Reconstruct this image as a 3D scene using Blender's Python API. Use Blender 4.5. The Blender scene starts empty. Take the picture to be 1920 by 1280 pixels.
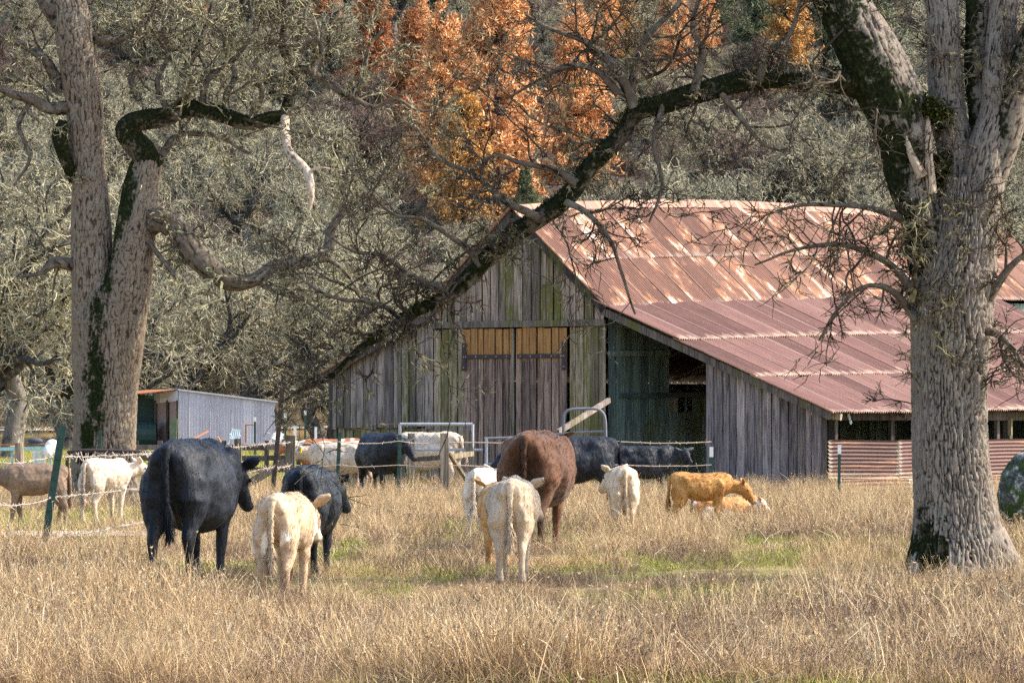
import bpy, math, random
import numpy as np
from mathutils import Vector

sc = bpy.context.scene
COL = sc.collection
rng = np.random.default_rng(7)
random.seed(7)

# ------------------------------------------------------------------ camera, sky, sun, exposure
F, HY, EYE = 8000.0, 791.0, 1.58            # focal length in 1920-px units, horizon row, eye height
cam = bpy.data.objects.new('camera', bpy.data.cameras.new('camera'))
COL.objects.link(cam)
cam.location = (0, 0, EYE); cam.rotation_euler = (math.pi/2, 0, 0)
cam.data.lens = 150; cam.data.sensor_width = 36; cam.data.shift_y = (HY-640)/1920
cam.data.clip_start = 0.5; cam.data.clip_end = 4000
sc.camera = cam

SUN = Vector((0.74, 0.03, 0.64)).normalized()
W = bpy.data.worlds.new('World'); sc.world = W; W.use_nodes = True
wn = W.node_tree.nodes; wl = W.node_tree.links
sky = wn.new('ShaderNodeTexSky'); sky.sky_type = 'NISHITA'; sky.sun_disc = False
sky.sun_elevation = math.asin(SUN.z); sky.sun_rotation = math.atan2(SUN.x, SUN.y)
sky.dust_density = 2.0
bg = wn['Background']; bg.inputs['Strength'].default_value = 0.15
wl.new(sky.outputs[0], bg.inputs[0])
sun = bpy.data.objects.new('sun', bpy.data.lights.new('sun', 'SUN'))
sun.data.energy = 3.0; sun.data.angle = math.radians(0.6); sun.data.color = (1.0, 0.88, 0.72)
sun.rotation_euler = (-SUN).to_track_quat('-Z', 'Y').to_euler(); sun.location = (40, -20, 40)
COL.objects.link(sun)
sc.view_settings.view_transform = 'Standard'; sc.view_settings.look = 'None'
sc.view_settings.exposure = 1.40; sc.view_settings.gamma = 1.0
sc.render.engine = 'CYCLES'
sc.cycles.use_denoising = False
sc.cycles.max_bounces = 6; sc.cycles.diffuse_bounces = 3; sc.cycles.glossy_bounces = 2
sc.cycles.use_adaptive_sampling = True; sc.cycles.adaptive_threshold = 0.015

# ------------------------------------------------------------------ helpers
def P(px, py, s):
    return np.array([(px-960)/s, F/s, EYE+(HY-py)/s])
def G(px, s, z=0.0):
    return np.array([(px-960)/s, F/s, z])
def S_at(py):                                   # scale (px per metre) of a point on flat ground
    return (py-HY)/EYE
def nrm(a):
    return a/np.maximum(np.linalg.norm(a, axis=-1, keepdims=True), 1e-9)

class MB:
    """collects quads / tris with float attributes, links them as ONE mesh object"""
    def __init__(s): s.V=[]; s.Q=[]; s.T=[]; s.A={}; s.n=0; s.mi=[]; s.cur=0; s.mq=[]; s.mt=[]
    def add(s, V, Q=None, T=None, **attrs):
        V=np.asarray(V,float).reshape(-1,3); m=len(V)
        for k,a in attrs.items():
            s.A.setdefault(k,[]).append((s.n,np.asarray(a,float)))
        s.V.append(V)
        if Q is not None and len(Q):
            Q=np.asarray(Q,int).reshape(-1,4)+s.n; s.Q.append(Q); s.mq.append(np.full(len(Q),s.cur))
        if T is not None and len(T):
            T=np.asarray(T,int).reshape(-1,3)+s.n; s.T.append(T); s.mt.append(np.full(len(T),s.cur))
        s.n+=m
        return s
    def box(s, c, ax, ay, az):
        c,ax,ay,az=[np.asarray(t,float) for t in (c,ax,ay,az)]
        V=[c+i*ax+j*ay+k*az for i in(-1,1) for j in(-1,1) for k in(-1,1)]
        return s.add(V,[(0,1,3,2),(4,6,7,5),(0,4,5,1),(2,3,7,6),(0,2,6,4),(1,5,7,3)])
    def bar(s, p, q, w, h=None, up=(0,0,1)):
        h=w if h is None else h
        p=np.asarray(p,float); q=np.asarray(q,float); d=nrm(q-p)
        up=np.asarray(up,float)
        if abs(d@up)>.95: up=np.array([0,1.,0]) if abs(d[1])<.9 else np.array([1.,0,0])
        a=nrm(np.cross(d,up)); b=np.cross(a,d)
        return s.box((p+q)/2,(q-p)/2,a*w/2,b*h/2)
    def tube(s, pts, r, k=6, caps=True):
        pts=np.asarray(pts,float); n=len(pts); r=np.broadcast_to(np.asarray(r,float),(n,))
        V,Q=sweep(pts,r,k); s.add(V,Q)
        if caps:
            b=s.n-len(V)
            V2=np.vstack([pts[0],pts[-1]])
            T=[(0,2+(j+1)%k,2+j) for j in range(k)]+[(1,2+k+j,2+k+(j+1)%k) for j in range(k)]
            s.add(np.vstack([V2,V[:k],V[-k:]]),None,T)
        return s
    def sphere(s, c, r, nu=12, nv=8):
        r=np.broadcast_to(np.asarray(r,float),(3,)); c=np.asarray(c,float)
        th=np.linspace(0,math.pi,nv+1); ph=np.arange(nu)*2*math.pi/nu
        V=np.stack([np.outer(np.sin(th),np.cos(ph)),np.outer(np.sin(th),np.sin(ph)),np.outer(np.cos(th),np.ones(nu))],-1)*r+c
        Q=[(i*nu+j,(i+1)*nu+j,(i+1)*nu+(j+1)%nu,i*nu+(j+1)%nu) for i in range(nv) for j in range(nu)]
        return s.add(V,Q)
    def mesh(s, name, mats, smooth=False, origin=None):
        V=np.concatenate(s.V) if s.V else np.zeros((0,3))
        if origin is not None: V=V-np.asarray(origin)
        me=bpy.data.meshes.new(name)
        Q=np.concatenate(s.Q) if s.Q else np.zeros((0,4),int)
        T=np.concatenate(s.T) if s.T else np.zeros((0,3),int)
        me.vertices.add(len(V)); me.vertices.foreach_set('co',V.ravel().astype(np.float32))
        L=np.concatenate([Q.ravel(),T.ravel()])
        me.loops.add(len(L)); me.loops.foreach_set('vertex_index',L.astype(np.int32))
        st=np.concatenate([np.arange(len(Q))*4,len(Q)*4+np.arange(len(T))*3])
        me.polygons.add(len(st)); me.polygons.foreach_set('loop_start',st.astype(np.int32))
        mi=np.concatenate(s.mq+s.mt) if (s.mq or s.mt) else np.zeros(0)
        me.update(calc_edges=True)
        me.polygons.foreach_set('use_smooth',np.full(len(st),smooth))
        if mi.any(): me.polygons.foreach_set('material_index',mi.astype(np.int32))
        for k,lst in s.A.items():
            dim=1
            for off,a in lst:
                if a.ndim==2: dim=a.shape[1]
            full=np.zeros((len(V),dim)) if dim>1 else np.zeros(len(V))
            for off,a in lst: full[off:off+len(a)]=a
            if dim==1: me.attributes.new(k,'FLOAT','POINT').data.foreach_set('value',full.astype(np.float32))
            elif dim==3: me.attributes.new(k,'FLOAT_VECTOR','POINT').data.foreach_set('vector',full.ravel().astype(np.float32))
            else: me.attributes.new(k,'FLOAT_COLOR','POINT').data.foreach_set('color',full.ravel().astype(np.float32))
        for m in (mats if isinstance(mats,(list,tuple)) else [mats]): me.materials.append(m)
        return me
    def obj(s, name, mats, parent=None, smooth=False, origin=None, label=None, cat=None, group=None, kind=None):
        o0=np.array(parent['_w']) if parent is not None else np.zeros(3)
        loc=np.zeros(3) if parent is None else o0
        if origin is not None: loc=np.asarray(origin,float)
        o=bpy.data.objects.new(name,s.mesh(name,mats,smooth,loc))
        COL.objects.link(o)
        if parent is not None: o.parent=parent
        o.location=Vector(loc-o0)
        o['_w']=[float(t) for t in loc]
        tag(o,label,cat,group,kind)
        return o
def tag(o,label=None,cat=None,group=None,kind=None):
    if label: o['label']=label
    if cat: o['category']=cat
    if group: o['group']=group
    if kind: o['kind']=kind
    return o
def empty(name, loc, label=None, cat=None, group=None, parent=None):
    o=bpy.data.objects.new(name,None); COL.objects.link(o)
    loc=np.asarray(loc,float)
    if parent is not None:
        o.parent=parent; o.location=Vector(loc-np.array(parent['_w']))
    else: o.location=Vector(loc)
    o.empty_display_size=.2
    o['_w']=[float(t) for t in loc]
    return tag(o,label,cat,group)

def frames(pts):
    n=len(pts); t=nrm(np.gradient(pts,axis=0))
    u=np.zeros_like(pts)
    ref=np.array([1.,0,0]) if abs(t[0][0])<.8 else np.array([0,1.,0])
    a=nrm(ref-t[0]*(ref@t[0])); u[0]=a
    for i in range(1,n):
        a=a-t[i]*(a@t[i]); a=a/max(np.linalg.norm(a),1e-9); u[i]=a
    return t,u,np.cross(t,u)
def sweep(pts, r, k):
    n=len(pts); t,u,v=frames(pts)
    a=np.arange(k)*2*math.pi/k
    r=np.asarray(r,float)
    if r.ndim==1: r=r[:,None]*np.ones(k)
    V=pts[:,None]+r[:,:,None]*(np.cos(a)[None,:,None]*u[:,None]+np.sin(a)[None,:,None]*v[:,None])
    return V.reshape(-1,3),ring_quads(n,k)
def ring_quads(n,k):
    i=np.arange(n-1)[:,None]*k; j=np.arange(k)[None]; j2=(j+1)%k
    return np.stack([i+j,i+j2,i+k+j2,i+k+j],-1).reshape(-1,4)
def catmull(C, spacing):
    C=np.asarray(C,float); C=np.vstack([2*C[0]-C[1],C,2*C[-1]-C[-2]]); out=[]
    for i in range(1,len(C)-2):
        m=max(1,int(np.linalg.norm(C[i+1,:3]-C[i,:3])/spacing)); t=(np.arange(m)/m)[:,None]
        a,b,c,d=C[i-1],C[i],C[i+1],C[i+2]
        out.append(.5*((2*b)+(c-a)*t+(2*a-5*b+4*c-d)*t*t+(3*b-a-3*c+d)*t**3))
    out.append(C[-2][None]); return np.vstack(out)
_lat={}
def vnoise(X, seed=0):
    """value noise on n x 3 points, about -1..1"""
    if seed not in _lat: _lat[seed]=np.random.default_rng(seed).uniform(-1,1,(32,32,32))
    g=_lat[seed]; X=np.asarray(X,float); i=np.floor(X).astype(int); f=X-i; f=f*f*(3-2*f); o=0
    for a in(0,1):
        for b in(0,1):
            for c in(0,1):
                w=(f[...,0] if a else 1-f[...,0])*(f[...,1] if b else 1-f[...,1])*(f[...,2] if c else 1-f[...,2])
                o=o+w*g[(i[...,0]+a)%32,(i[...,1]+b)%32,(i[...,2]+c)%32]
    return o

# ------------------------------------------------------------------ node materials
class NT:
    def __init__(s,name):
        s.m=bpy.data.materials.new(name); s.m.use_nodes=True; s.t=s.m.node_tree
        s.b=s.t.nodes['Principled BSDF']; s.b.inputs['Roughness'].default_value=.85
        s.b.inputs['Specular IOR Level'].default_value=.25
    def n(s,typ,inp=None,**kw):
        nd=s.t.nodes.new('ShaderNode'+typ)
        for k,v in kw.items(): setattr(nd,k,v)
        for k,v in (inp or {}).items():
            if isinstance(v,bpy.types.NodeSocket): s.t.links.new(v,nd.inputs[k])
            else: nd.inputs[k].default_value=v
        return nd
    def geo(s): return s.n('NewGeometry')
    def attr(s,name): return s.n('Attribute',attribute_name=name)
    def coord(s): return s.n('TexCoord').outputs['Object']
    def rnd(s): return s.n('ObjectInfo').outputs['Random']
    def mapv(s,vec,scale=(1,1,1),off=None):
        d={'Vector':vec,'Scale':scale}
        if off is not None: d['Location']=off
        return s.n('Mapping',d).outputs[0]
    def noise(s,vec,scale,detail=4,rough=.6,dist=0):
        return s.n('TexNoise',{'Vector':vec,'Scale':scale,'Detail':detail,'Roughness':rough,'Distortion':dist}).outputs['Fac']
    def ramp(s,fac,stops):
        r=s.n('ValToRGB',{'Fac':fac}); e=r.color_ramp.elements
        while len(e)<len(stops): e.new(.5)
        for el,(p,c) in zip(e,stops):
            el.position=p; el.color=(c,c,c,1) if not hasattr(c,'__len__') else (*c,1)
        return r.outputs['Color']
    def mix(s,f,a,b,mode='MIX'):
        m=s.n('MixRGB',{'Fac':f},blend_type=mode)
        for k,v in(('Color1',a),('Color2',b)):
            if isinstance(v,bpy.types.NodeSocket): s.t.links.new(v,m.inputs[k])
            else: m.inputs[k].default_value=(*v,1) if hasattr(v,'__len__') else (v,v,v,1)
        return m.outputs[0]
    def math(s,op,a,b=0.0,clamp=False):
        m=s.n('Math',operation=op,use_clamp=clamp)
        for k,v in((0,a),(1,b)):
            if isinstance(v,bpy.types.NodeSocket): s.t.links.new(v,m.inputs[k])
            else: m.inputs[k].default_value=v
        return m.outputs[0]
    def out(s,col,rough=None,bump=None,strength=.5,dist=.02,metal=None,spec=None):
        if isinstance(col,bpy.types.NodeSocket): s.t.links.new(col,s.b.inputs['Base Color'])
        else: s.b.inputs['Base Color'].default_value=(*col,1)
        if rough is not None:
            if isinstance(rough,bpy.types.NodeSocket): s.t.links.new(rough,s.b.inputs['Roughness'])
            else: s.b.inputs['Roughness'].default_value=rough
        if metal is not None: s.b.inputs['Metallic'].default_value=metal
        if spec is not None: s.b.inputs['Specular IOR Level'].default_value=spec
        if bump is not None:
            b=s.n('Bump',{'Height':bump,'Strength':strength,'Distance':dist}); s.t.links.new(b.outputs[0],s.b.inputs['Normal'])
        return s.m
def mat_plain(name,c,rough=.7,var=.25,scale=8,metal=0):
    n=NT(name); v=n.coord(); f=n.noise(v,scale,5)
    c=np.array(c); return n.out(n.ramp(f,[(.3,tuple(c*(1-var))),(.7,tuple(np.minimum(c*(1+var),1)))]),rough,metal=metal,bump=f,strength=.2,dist=.01)
def mat_wood(name,dark,light,moss=0.0,warm=None,grain=1.0):
    n=NT(name); co=n.coord(); r=n.rnd()
    off=n.n('CombineXYZ',{'X':n.math('MULTIPLY',r,37.0),'Y':n.math('MULTIPLY',r,91.0),'Z':n.math('MULTIPLY',r,53.0)}).outputs[0]
    v=n.n('VectorMath',{0:co,1:off},operation='ADD').outputs[0]
    g=n.noise(n.mapv(v,(34,34,1.6)),1.0*grain,6,.65,.4)
    b=n.noise(n.mapv(v,(5,5,.8)),1.0,4)
    fac=n.math('ADD',n.math('MULTIPLY',g,.65),n.math('MULTIPLY',b,.35))
    d,l=np.array(dark),np.array(light)
    col=n.ramp(fac,[(.39,tuple(d*.8)),(.5,tuple((d+l)/2)),(.62,tuple(l*1.05))])
    r2=n.math('FRACT',n.math('MULTIPLY',r,17.31))
    col=n.mix(1.0,col,n.ramp(r2,[(0,(.48,.47,.49)),(.5,(.95,.93,.92)),(1,(1.32,1.26,1.2))]),'MULTIPLY')
    # knots
    vo=n.n('TexVoronoi',{'Vector':n.mapv(v,(6,6,1.7)),'Scale':1.0,'Randomness':1.0}).outputs['Distance']
    kn=n.ramp(vo,[(.03,1.0),(.10,0.0)])
    col=n.mix(n.math('MULTIPLY',kn,.55),col,tuple(d*.35))
    if warm is not None:
        wz=n.n('SeparateXYZ',{'Vector':co}).outputs['Z']
        wf=n.ramp(n.math('ADD',n.math('MULTIPLY',n.math('SUBTRACT',wz,3.18),3.0),n.math('MULTIPLY',n.noise(n.mapv(v,(9,9,2)),1,3),1.9)),[(.45,0.0),(.7,1.0)])
        col=n.mix(wf,col,n.ramp(g,[(.35,tuple(np.array(warm)*.45)),(.6,warm)]))
    if moss>0:
        wp=n.geo().outputs['Position']
        mf=n.math('MULTIPLY',n.noise(n.mapv(v,(14,14,2.2)),1,5,.7),n.noise(n.mapv(wp,(1.3,1.3,.35)),1.0,2))
        col=n.mix(n.ramp(mf,[(.30-.06*moss,0.0),(.40-.06*moss,.85)]),col,(.115,.115,.022))
    return n.out(col,.9,bump=n.math('ADD',fac,n.math('MULTIPLY',kn,-.2)),strength=.7,dist=.02,spec=.1)
def mat_bark(name,dark,light,mossc=(.025,.035,.008),lichen=.25):
    n=NT(name); p=n.geo().outputs['Position']
    fu=n.attr('furrow').outputs['Fac']; mo=n.attr('moss').outputs['Fac']
    f=n.noise(p,16,5,.7); f2=n.noise(p,3.0,3)
    col=n.ramp(f,[(.3,tuple(np.array(light)*.65)),(.7,light)])
    col=n.mix(n.ramp(n.math('ADD',fu,n.math('MULTIPLY',n.math('SUBTRACT',f,.5),.5)),[(.18,1.0),(.5,0.0)]),col,dark)
    col=n.mix(n.math('MULTIPLY',n.ramp(n.noise(p,5.5,4,.7),[(.52,0.0),(.62,1.0)]),lichen),col,(.36,.36,.29))
    mm=n.ramp(n.math('ADD',mo,n.math('ADD',n.math('MULTIPLY',n.math('SUBTRACT',f2,.5),1.2),n.math('MULTIPLY',n.math('SUBTRACT',f,.5),1.5))),[(.42,0.0),(.6,1.0)])
    mcol=n.ramp(n.noise(p,22,4,.7),[(.35,tuple(np.array(mossc)*.4)),(.55,mossc),(.72,(mossc[0]*3.0,mossc[1]*2.7,mossc[2]*2.0))])
    col=n.mix(mm,col,mcol)
    bh=n.math('ADD',n.math('MULTIPLY',f,.6),n.math('MULTIPLY',n.noise(n.mapv(p,(60,60,18)),1,3),.5))
    return n.out(col,.95,bump=bh,strength=.8,dist=.02,spec=.08)
def mat_twig(name,a,b,lich,amt=.4):
    n=NT(name); p=n.geo().outputs['Position']; f=n.noise(p,6,4,.7); g=n.noise(p,1.1,2)
    col=n.ramp(f,[(.35,a),(.6,b)])
    col=n.mix(n.ramp(n.math('ADD',n.math('MULTIPLY',n.noise(p,11,3),.6),n.math('MULTIPLY',g,.5)),[(.62-.25*amt,0.0),(.72-.25*amt,1.0)]),col,lich)
    return n.out(col,.95,spec=.05)
def mat_leaf(name,stops,scale=1.3):
    n=NT(name); p=n.geo().outputs['Position']; rr=n.rnd()
    f=n.math('ADD',n.math('MULTIPLY',n.noise(p,scale,3),.6),n.math('MULTIPLY',n.attr('rnd').outputs['Fac'],.4))
    col=n.ramp(f,stops)
    n.b.inputs['Roughness'].default_value=.9
    return n.out(col,.9,spec=.08)

M={}
M['bark_r']=mat_bark('bark_grey',(.035,.028,.027),(.285,.24,.20),(.018,.023,.009))
M['bark_l']=mat_bark('bark_brown',(.045,.034,.028),(.26,.205,.155),(.018,.026,.009))
M['bark_far']=mat_bark('bark_far',(.05,.045,.045),(.20,.18,.16),(.05,.055,.03),.3)
M['bark_d']=mat_bark('bark_dark',(.022,.018,.016),(.15,.12,.095),(.016,.019,.008),.25)
M['deadwood']=mat_bark('deadwood',(.16,.11,.08),(.62,.50,.38),(.3,.25,.15),.1)
M['twig']=mat_twig('twig',(.028,.022,.02),(.09,.07,.052),(.30,.28,.16),.12)
M['twig_l']=mat_twig('twig_left',(.032,.026,.022),(.11,.088,.062),(.38,.36,.22),.35)
M['twig_far']=mat_twig('twig_far',(.040,.032,.035),(.155,.127,.105),(.42,.39,.26),.6)
M['twig_purple']=mat_twig('twig_purple',(.075,.052,.052),(.20,.14,.11),(.30,.26,.2),.15)
M['lichen']=mat_leaf('lichen',[(.3,(.20,.185,.12)),(.5,(.35,.335,.21)),(.72,(.53,.51,.34))],2.0)
M['moss']=mat_leaf('moss',[(.3,(.014,.017,.006)),(.58,(.04,.045,.012)),(.8,(.16,.16,.03))],6.0)
M['needle_o']=mat_leaf('needle_orange',[(.2,(.28,.12,.06)),(.42,(.70,.35,.15)),(.7,(.88,.57,.30))],.35)
M['needle_r']=mat_leaf('needle_rust',[(.2,(.16,.07,.04)),(.5,(.42,.18,.08)),(.75,(.60,.30,.14))],.35)
M['needle_y']=mat_leaf('needle_yellow',[(.2,(.26,.12,.04)),(.5,(.62,.33,.10)),(.75,(.74,.50,.20))],.35)
M['needle_g']=mat_leaf('needle_green',[(.2,(.06,.085,.055)),(.5,(.15,.18,.10)),(.8,(.32,.34,.18))],.4)

M['wood_gable']=mat_wood('wood_gable',(.10,.08,.07),(.44,.355,.29),.8)
M['wood_lean']=mat_wood('wood_lean',(.10,.086,.088),(.37,.32,.315),.3)
M['wood_left']=mat_wood('wood_left',(.085,.072,.068),(.36,.31,.275),.4)
M['wood_moss']=mat_wood('wood_moss',(.11,.092,.065),(.44,.36,.26),1.4)
M['wood_door']=mat_wood('wood_door',(.07,.052,.046),(.38,.275,.215),0,(.42,.22,.085))
M['wood_in_shade_tint']=mat_wood('wood_inside_shade_tint',(.07,.11,.10),(.22,.30,.27),.2)  # teal cast of the shaded interior is put into the board colour
M['wood_beam']=mat_wood('wood_beam',(.13,.11,.085),(.40,.35,.28),.5)
M['wood_trim']=mat_wood('wood_trim',(.04,.036,.034),(.15,.13,.12),.2)
M['wood_post']=mat_wood('wood_post',(.10,.085,.07),(.33,.285,.225),.5)
M['iron']=mat_plain('rusty_iron',(.05,.035,.035),.7)
M['galv']=mat_plain('galvanised_pipe',(.40,.41,.45),.4,.15,4,.3)
M['gate_grey']=mat_plain('grey_pipe',(.16,.17,.20),.5)
M['tpost']=mat_plain('green_post',(.035,.075,.06),.6)
M['tpost_br']=mat_plain('brown_post',(.06,.045,.045),.7)
M['white']=mat_plain('white_plastic',(.75,.75,.74),.5,.08)
M['wire']=mat_plain('wire',(.42,.35,.29),.6,.3,30)
M['yellow']=mat_plain('yellow_tag',(.85,.66,.02),.5,.05)
M['black']=mat_plain('black_rubber',(.012,.013,.016),.5)
M['teal']=mat_plain('turquoise_paint',(.30,.52,.50),.6,.3,14)
M['paleblue']=mat_plain('pale_blue_paint',(.52,.66,.70),.6,.2,14)
M['rust']=mat_plain('rust_orange',(.36,.15,.07),.8,.4,10)
M['tankgreen']=mat_plain('dark_green_paint',(.02,.05,.045),.5)
M['tan']=mat_plain('tan_panel',(.30,.22,.20),.8,.15,5)
def m_sheet(name,base,alt,pale,orange,amt,streak):
    n=NT(name); st=n.attr('st').outputs['Vector']; r=n.rnd(); ed=n.attr('edge').outputs['Fac']
    a=n.noise(n.mapv(st,(1.6,.5,1)),1.0,5,.65,.5); b=n.noise(n.mapv(st,(5,1.2,1)),1.0,5,.7)
    col=n.ramp(n.math('ADD',n.math('MULTIPLY',b,.6),n.math('MULTIPLY',r,.4)),[(.3,tuple(np.array(base)*.7)),(.5,base),(.72,alt)])
    k=n.math('ADD',n.math('MULTIPLY',a,.7),n.math('MULTIPLY',b,.45))
    col=n.mix(n.ramp(k,[(.64-amt,0.0),(.70-amt,.8)]),col,orange)
    col=n.mix(n.ramp(k,[(.70-amt,0.0),(.75-amt,.9)]),col,pale)
    col=n.mix(n.math('MULTIPLY',n.ramp(n.math('ADD',ed,n.math('MULTIPLY',n.math('SUBTRACT',b,.5),1.2)),[(.55,0.0),(.8,1.0)]),streak),col,pale)
    return n.out(col,.65,bump=b,strength=.25,dist=.01,spec=.3)
M['roof_up']=m_sheet('rusty_roof_sheet',(.215,.11,.08),(.31,.17,.12),(.74,.62,.52),(.46,.23,.115),.055,.3)
M['roof_lo']=m_sheet('red_roof_sheet',(.19,.10,.085),(.255,.143,.12),(.60,.44,.34),(.40,.2,.13),-.06,.85)
M['side_up']=m_sheet('rusty_side_sheet',(.13,.075,.07),(.19,.11,.10),(.40,.36,.30),(.32,.16,.09),.02,.6)
M['side_lo']=m_sheet('orange_side_sheet',(.18,.095,.07),(.27,.15,.11),(.50,.44,.38),(.38,.18,.09),.05,.8)
M['shed_wall']=m_sheet('shed_sheet',(.44,.44,.50),(.55,.55,.60),(.66,.66,.68),(.36,.26,.2),-.10,.2)

def m_ground():
    n=NT('dry_pasture'); p=n.geo().outputs['Position']
    a=n.noise(p,.35,4); b=n.noise(p,3.5,6,.7); c=n.noise(p,14,4,.7)
    col=n.ramp(n.math('ADD',n.math('MULTIPLY',b,.6),n.math('MULTIPLY',c,.4)),[(.33,(.14,.10,.055)),(.5,(.28,.205,.11)),(.65,(.42,.32,.18))])
    col=n.mix(n.ramp(a,[(.50,0.0),(.62,.75)]),col,n.ramp(c,[(.3,(.08,.11,.02)),(.7,(.24,.27,.07))]))
    yz=n.n('SeparateXYZ',{'Vector':p}).outputs
    far=n.ramp(n.math('DIVIDE',yz['Y'],1000.0),[(.262,0.0),(.29,1.0)])
    wood=n.ramp(n.math('ADD',n.math('MULTIPLY',n.noise(p,.12,5,.7),.6),n.math('MULTIPLY',n.noise(p,1.2,4,.7),.4)),[(.38,(.035,.028,.028)),(.5,(.08,.064,.055)),(.62,(.15,.12,.095))])
    col=n.mix(far,col,wood)
    return n.out(col,1.0,bump=b,strength=.6,dist=.1,spec=.02)
M['ground']=m_ground()
M['dirt']=mat_plain('pale_dirt',(.52,.44,.36),1.0,.2,3)
M['stone']=None
def m_stone():
    n=NT('mossy_rock'); p=n.geo().outputs['Position']
    a=n.noise(p,7,6,.75,.6); b=n.noise(p,3.2,4,.7)
    col=n.ramp(a,[(.40,(.03,.035,.035)),(.52,(.12,.12,.11)),(.60,(.52,.52,.48))])
    col=n.mix(n.ramp(b,[(.46,0.0),(.56,1.0)]),col,n.ramp(a,[(.35,(.012,.025,.006)),(.65,(.06,.10,.02))]))
    return n.out(col,.95,bump=a,strength=.8,dist=.05)
M['stone']=m_stone()
def m_coat(name,bumpy=.25):
    n=NT(name); co=n.coord(); c=n.attr('col').outputs['Color']
    f=n.noise(n.mapv(co,(16,16,5)),1,4,.6,.7)
    col=n.mix(1.0,c,n.ramp(f,[(.3,(.78,.76,.74)),(.5,(1,1,1)),(.7,(1.15,1.13,1.10))]),'MULTIPLY')
    n.b.inputs['Sheen Weight'].default_value=.0 if 'black' in name else .12; n.b.inputs['Sheen Roughness'].default_value=.5
    return n.out(col,.75,bump=f,strength=bumpy,dist=.03,spec=.25)
M['coat']=m_coat('cattle_coat'); M['coat_black']=m_coat('black_cattle_coat',.7)
M['coat_black'].node_tree.nodes['Principled BSDF'].inputs['Roughness'].default_value=.55
def m_hair(name):
    n=NT(name); m=n.out(n.attr('col').outputs['Color'],.7,spec=.15)
    vt=n.n('VectorTransform',{'Vector':n.attr('hn').outputs['Vector']},vector_type='NORMAL',convert_from='OBJECT',convert_to='WORLD')
    n.t.links.new(n.n('VectorMath',{0:vt.outputs[0]},operation='NORMALIZE').outputs[0],n.b.inputs['Normal']); return m
M['hair']=m_hair('cattle_hair')
M['eye']=mat_plain('dark_eye',(.01,.008,.008),.15,.05)
def m_blade(name,stops):
    n=NT(name); r=n.attr('rnd').outputs['Fac']; o=n.rnd()
    col=n.ramp(n.math('ADD',n.math('MULTIPLY',r,.6),n.math('MULTIPLY',o,.4)),stops)
    n.b.inputs['Roughness'].default_value=.8
    return n.out(col,.8,spec=.15)
M['straw']=m_blade('straw',[(.1,(.18,.11,.06)),(.35,(.40,.275,.145)),(.6,(.585,.43,.24)),(.9,(.80,.65,.42))])
M['green']=m_blade('green_blade',[(.1,(.12,.13,.03)),(.45,(.27,.29,.06)),(.75,(.44,.43,.13)),(.95,(.58,.50,.25))])
M['weed']=m_blade('brown_weed',[(.1,(.07,.045,.035)),(.5,(.18,.115,.085)),(.9,(.34,.24,.17))])
M['stalk']=m_blade('pale_stalk',[(.1,(.42,.33,.2)),(.5,(.62,.5,.34)),(.9,(.8,.7,.52))])

# ------------------------------------------------------------------ terrain
def hz(x,y):
    x=np.asarray(x,float); y=np.asarray(y,float)
    t=np.clip(y-232,0,None)
    h=np.where(t<60,.0011*t*t,.0011*3600+(t-60)*.185)
    h=h+np.clip((y-240)/200,0,1)*(6*np.sin(x*.03+y*.011)*np.cos(y*.017)+2*np.sin(x*.09+1))
    return h
gx=np.concatenate([np.linspace(-420,-60,25)[:-1],np.linspace(-60,60,81),np.linspace(60,420,25)[1:]])
gy=np.concatenate([np.linspace(-150,15,12)[:-1],np.linspace(15,120,106),np.linspace(120,1100,120)[1:]])
XX,YY=np.meshgrid(gx,gy,indexing='ij')
ZZ=hz(XX,YY)+.03*vnoise(np.stack([XX*.6,YY*.35,0*XX],-1),3)*(np.abs(XX)<60)
nx,ny=len(gx),len(gy)
ii=(np.arange(nx-1)[:,None]*ny+np.arange(ny-1)[None]).ravel()
mb=MB(); mb.add(np.stack([XX,YY,ZZ-.015],-1).reshape(-1,3),np.stack([ii,ii+ny,ii+ny+1,ii+1],-1))
mb.obj('ground',M['ground'],smooth=True,kind='structure')

def strip(name,mat,pts,halfw,dz,**kw):
    pts=catmull(pts,3.0); mb=MB(); n=len(pts); V=[]
    for p in pts:
        for k in range(5):
            y=p[1]+(k/2-1)*halfw*(1+.3*math.sin(p[0]*1.7+k)+.25*math.sin(p[0]*4.1+2*k))*min(1,.05+abs(p[0]-pts[-1][0])/2.5); V.append((p[0],y,0))
    V=np.array(V); V[:,2]=hz(V[:,0],V[:,1])+dz
    Q=[(i*5+k,i*5+5+k,i*5+6+k,i*5+1+k) for i in range(n-1) for k in range(4)]
    mb.add(V,Q); return mb.obj(name,mat,smooth=True,**kw)
strip('dirt_track',M['dirt'],[(-16,F/S_at(1012),0),(-9,F/S_at(1008),0),(-5.2,F/S_at(1006),0),(-3.0,F/S_at(1003),0)],1.6,.045,kind='structure')
strip('hill_road',M['dirt'],[(-40,268,0),(-18,267,0),(-6,265,0),(8,266,0)],1.6,.16,kind='structure')

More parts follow.
